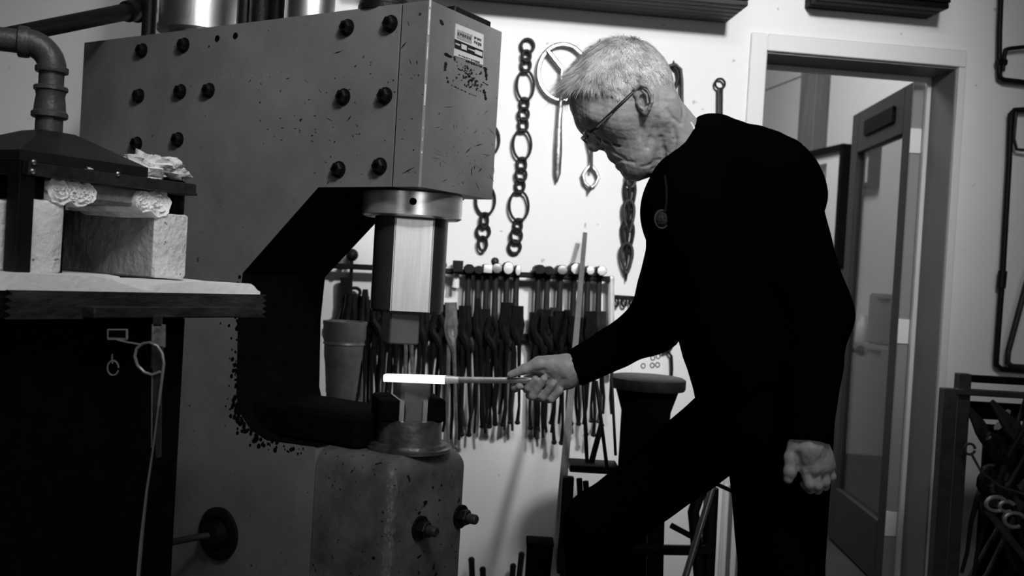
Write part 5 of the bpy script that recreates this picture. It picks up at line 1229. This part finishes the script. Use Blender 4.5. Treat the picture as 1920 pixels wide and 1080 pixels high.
def inner(P):
    d = smin(torso(P, .018), trousers(P, .016), .03); l, r = arms(P, .022, False); d = smin(smin(d, l, .03), r, .03)
    d = smin(d, cap(P, tuple(Pt(1345, 300, DM)), tuple(Pt(1275, 262, HD)), .046, .046), .03)
    return d
iv, if_ = surfnet(inner, np.minimum(SW_LO, (a - .12).min(0)), np.maximum(SW_HI, (a + .12).max(0)), .016)
def nmesh(name, parts, m, smooth=True):
    vs = np.concatenate([p[0] for p in parts]); k = 0; fl = []
    for v, f in parts: fl.append(f + k); k += len(v)
    F = np.concatenate(fl); me = bpy.data.meshes.new(name)
    me.vertices.add(len(vs)); me.vertices.foreach_set('co', vs.astype(np.float32).ravel())
    me.loops.add(F.size); me.loops.foreach_set('vertex_index', F.astype(np.int32).ravel())
    me.polygons.add(len(F)); me.polygons.foreach_set('loop_start', np.arange(0, F.size, 4, dtype=np.int32))
    me.polygons.foreach_set('use_smooth', np.ones(len(F), bool)); me.update(calc_edges=True); me.validate(); me.materials.append(m); return me
man = thing('person', 'man in black sweater and glasses bending to hold the bar on the die', 'person', V((LAN.x, LAN.y, 0)))
inst('body', nmesh('body', [(hv, hf), (ev[0], ef[0]), (ev[1], ef[1]), (rv_, rf_), (lv, lf), (iv, if_)], M_SKIN), Matrix(), man)
inst('sweater', nmesh('sweater', [(sv, sf)], M_CLOTH), Matrix(), man)
inst('trousers', nmesh('trousers', [(tv, tf)], M_TROUS), Matrix(), man)
for A_ in (LAN, RAN):
    s_, f_ = surfnet(lambda P: shoe(P, A_, FD), (A_.x - .28, A_.y - .15, -.02), (A_.x + .12, A_.y + .15, .17), .008); inst('boot', nmesh('boot', [(s_, f_)], M_LEATHER), Matrix(), man)
# ---- hair
hx_ = np.array([-.12, -.07, -.045, -.02, -.008, 0.012, .030, .036, .046, .056, .066, .082, .10, .13])
hz_ = np.array([-.045, -.045, -.040, -.022, .008, .030, .018, .012, .040, .066, .092, .112, .122, .13])
def hair_line(P):
    y = np.abs(P[:, 1]); zc_ = np.interp(P[:, 0], hx_, hz_); return zc_ - P[:, 2]
def hair_sdf(P):
    return smax(skull(P) - .0045 - .0012 * noise3(P, 160) - .0008 * noise3(P, 330, 2), hair_line(P) * .7 + .003 * noise3(P, 120, 1), .008)
bv, bf = surfnet(hair_sdf, (-.11, -.1, -.05), (.14, .1, .155), .0032)
bv = bv @ Hnp[:3, :3].T + Hnp[:3, 3]
hair = inst('hair', nmesh('hair', [(bv, bf)], M_HAIRB), Matrix(), man)
rs = np.random.RandomState(4)
N_ = 26000
dr = rs.normal(size=(N_ * 3, 3)); dr /= np.linalg.norm(dr, axis=1)[:, None]
root = dr * np.array(SK_R) * 1.02 + np.array(SK_C)
hl = hair_line(root); keep = hl < rs.uniform(-.012, .003, size=len(hl)); root = root[keep][:N_]; dr = dr[keep][:N_]
nrm = dr / np.array(SK_R); nrm /= np.linalg.norm(nrm, axis=1)[:, None]
topness = np.clip((root[:, 2] - .06) / .06, 0, 1); frontness = np.clip((root[:, 0] - .03) / .06, 0, 1)
flow = np.stack([.55 + .5 * topness - .9 * np.clip(-root[:, 0] / .08, 0, 1) * (1 - topness), .35 * np.sin(root[:, 0] * 60 + root[:, 1] * 30) * topness + .1 * np.sign(root[:, 1]), -.9 * (1 - topness) - .1], 1)
flow += rs.normal(scale=.28, size=flow.shape)
flow -= nrm * (flow * nrm).sum(1)[:, None]; flow /= np.linalg.norm(flow, axis=1)[:, None]
L_ = (.014 + .018 * topness + .012 * frontness * topness) * rs.uniform(.6, 1.25, len(root))
lift = (.16 + .20 * topness + .45 * frontness * topness) * rs.uniform(.5, 1.4, len(root))
sd = np.cross(flow, nrm); wd = rs.uniform(.00038, .00075, len(root))
vsl = []; T = [0, .4, .75, 1.0]
for t_ in T:
    p = root + flow * (L_ * t_)[:, None] + nrm * (L_ * (lift * t_ * 1.3 - .42 * t_ * t_ * (.4 + .6 * topness)) + .002)[:, None]
    w_ = wd * (1 - t_ * .85)
    vsl += [p - sd * w_[:, None], p + sd * w_[:, None]]
VV = np.stack(vsl, 1).reshape(-1, 3); b_ = np.arange(len(root))[:, None] * 8
FF = np.concatenate([b_ + np.array([2 * i, 2 * i + 1, 2 * i + 3, 2 * i + 2]) for i in range(3)])
VV = VV @ Hnp[:3, :3].T + Hnp[:3, 3]
tag(inst('hair_strands', nmesh('hair_strands', [(VV, FF)], M_HAIR), Matrix(), hair), kind='stuff')
# eyebrow strands
# ---- undershirt collar line
q = MB(); pts = [trace(head_w, x, y, 1.55) for x, y in ((1295, 229), (1301, 240), (1303, 252), (1303, 264), (1301, 275), (1298, 286))]
q.tube(pts, [.002, .0024, .0024, .0024, .0022, .0016], 8); q.build('undershirt_collar', M_TSHIRT, man)
# ---- glasses
def HW_(p): return HM @ V(p)
gt = thing('eyeglasses', 'dark framed eyeglasses worn low on the nose of the bowed man', 'glasses', HW_((.13, 0, .01)))
for sg in (1, -1):
    p0 = V(HL(1192, 168, .081)); p1 = V(HL(1116, 241, .068)); p0.y *= sg; p1.y *= sg
    q = MB(); e0 = p0 + V((-.012, -.004 * sg, -.006)); q.tube([HW_(e0 + V((-.008, 0, -.014))), HW_(e0), HW_(p0), HW_(p0.lerp(p1, .5) + V((0, .002 * sg, 0))), HW_(p1)], [.0018, .0025, .0028, .003, .0036], 8); tm = q.build('temple', M_GFRAME, gt)
    q = MB(); a_, b_2 = p0.lerp(p1, .60), p0.lerp(p1, .97); q.tube([HW_(a_ + V((0, .0028 * sg, -.001))), HW_(b_2 + V((0, .0028 * sg, -.001)))], .0018, 6); q.build('temple_glint', M_GLINT, tm)  # bright strip added as the highlight on the temple
xl = V(HL(1104, 247, .035)); zc_ = xl.z; xf = xl.x
for sg in (1, -1):
    c_ = V((xf + .004, sg * .034, zc_ - .012)); pts = []
    for i in range(28):
        an = 2 * math.pi * i / 28; cx_, cz_ = math.cos(an), math.sin(an); cx_ = math.copysign(abs(cx_) ** .6, cx_); cz_ = math.copysign(abs(cz_) ** .6, cz_)
        pts.append(HW_(c_ + V((-.004 * abs(cx_) - .003 * cz_ * -1, cx_ * .026, cz_ * .0165))))
    q = MB(); q.tube(pts, .0028, 6, closed=True); q.build('rim', M_GFRAME, gt)
    q = MB(); q.add([tuple(p) for p in pts] + [tuple(HW_(c_ + V((-.0005, 0, 0))))], [(i, (i + 1) % 28, 28) for i in range(28)]); q.build('lens', M_GLASS, gt)
    p1 = V(HL(1116, 241, .068)); p1.y *= sg
    q = MB(); q.tube([HW_(p1), HW_(c_ + V((-.002, .026 * sg, .010)))], [.0028, .0024], 8); q.build('end_piece', M_GFRAME, gt)
q = MB(); q.tube([HW_((xf + .004, -.009, zc_ - .006)), HW_((xf + .008, 0, zc_ - .003)), HW_((xf + .004, .009, zc_ - .006))], .0018, 8); q.build('bridge', M_GFRAME, gt)
# ---- lapel microphone
mp = trace(sweater, 1241, 411, 1.3); nrmv = (CP - mp).normalized()
mt = thing('lapel_microphone', 'round lapel microphone clipped to the black sweater chest', 'microphone', mp)
q = MB(); X, Y, Z = frame_of(nrmv); q.tube(arc(mp + nrmv * .004, Rv, Uv, .0125, .016, 0, 345, 20), .0022, 6); q.build('windshield_glint', M_IRON2, mt)  # ring added as the highlight around the foam
q = MB(); q.ball(mp + nrmv * .002, .0118, 14, sq=(1, 1, 1.2)); q.build('windshield', mat('fuzzy_foam', .035, 1, var=.9, scale=220, bump=1, bscale=300), mt)
q = MB(); q.tube([mp + Rv * .012 + nrmv * .004, mp + Rv * .04 + nrmv * .006], [.003, .002], 6); q.build('clip', M_IRON2, mt)
q = MB(); q.tube([trace(sweater, x, y, 1.3) + nrmv * .001 for x, y in ((1247, 330), (1250, 352), (1250, 375), (1247, 398))], .0022, 6); q.build('cable', M_IRON, mt)
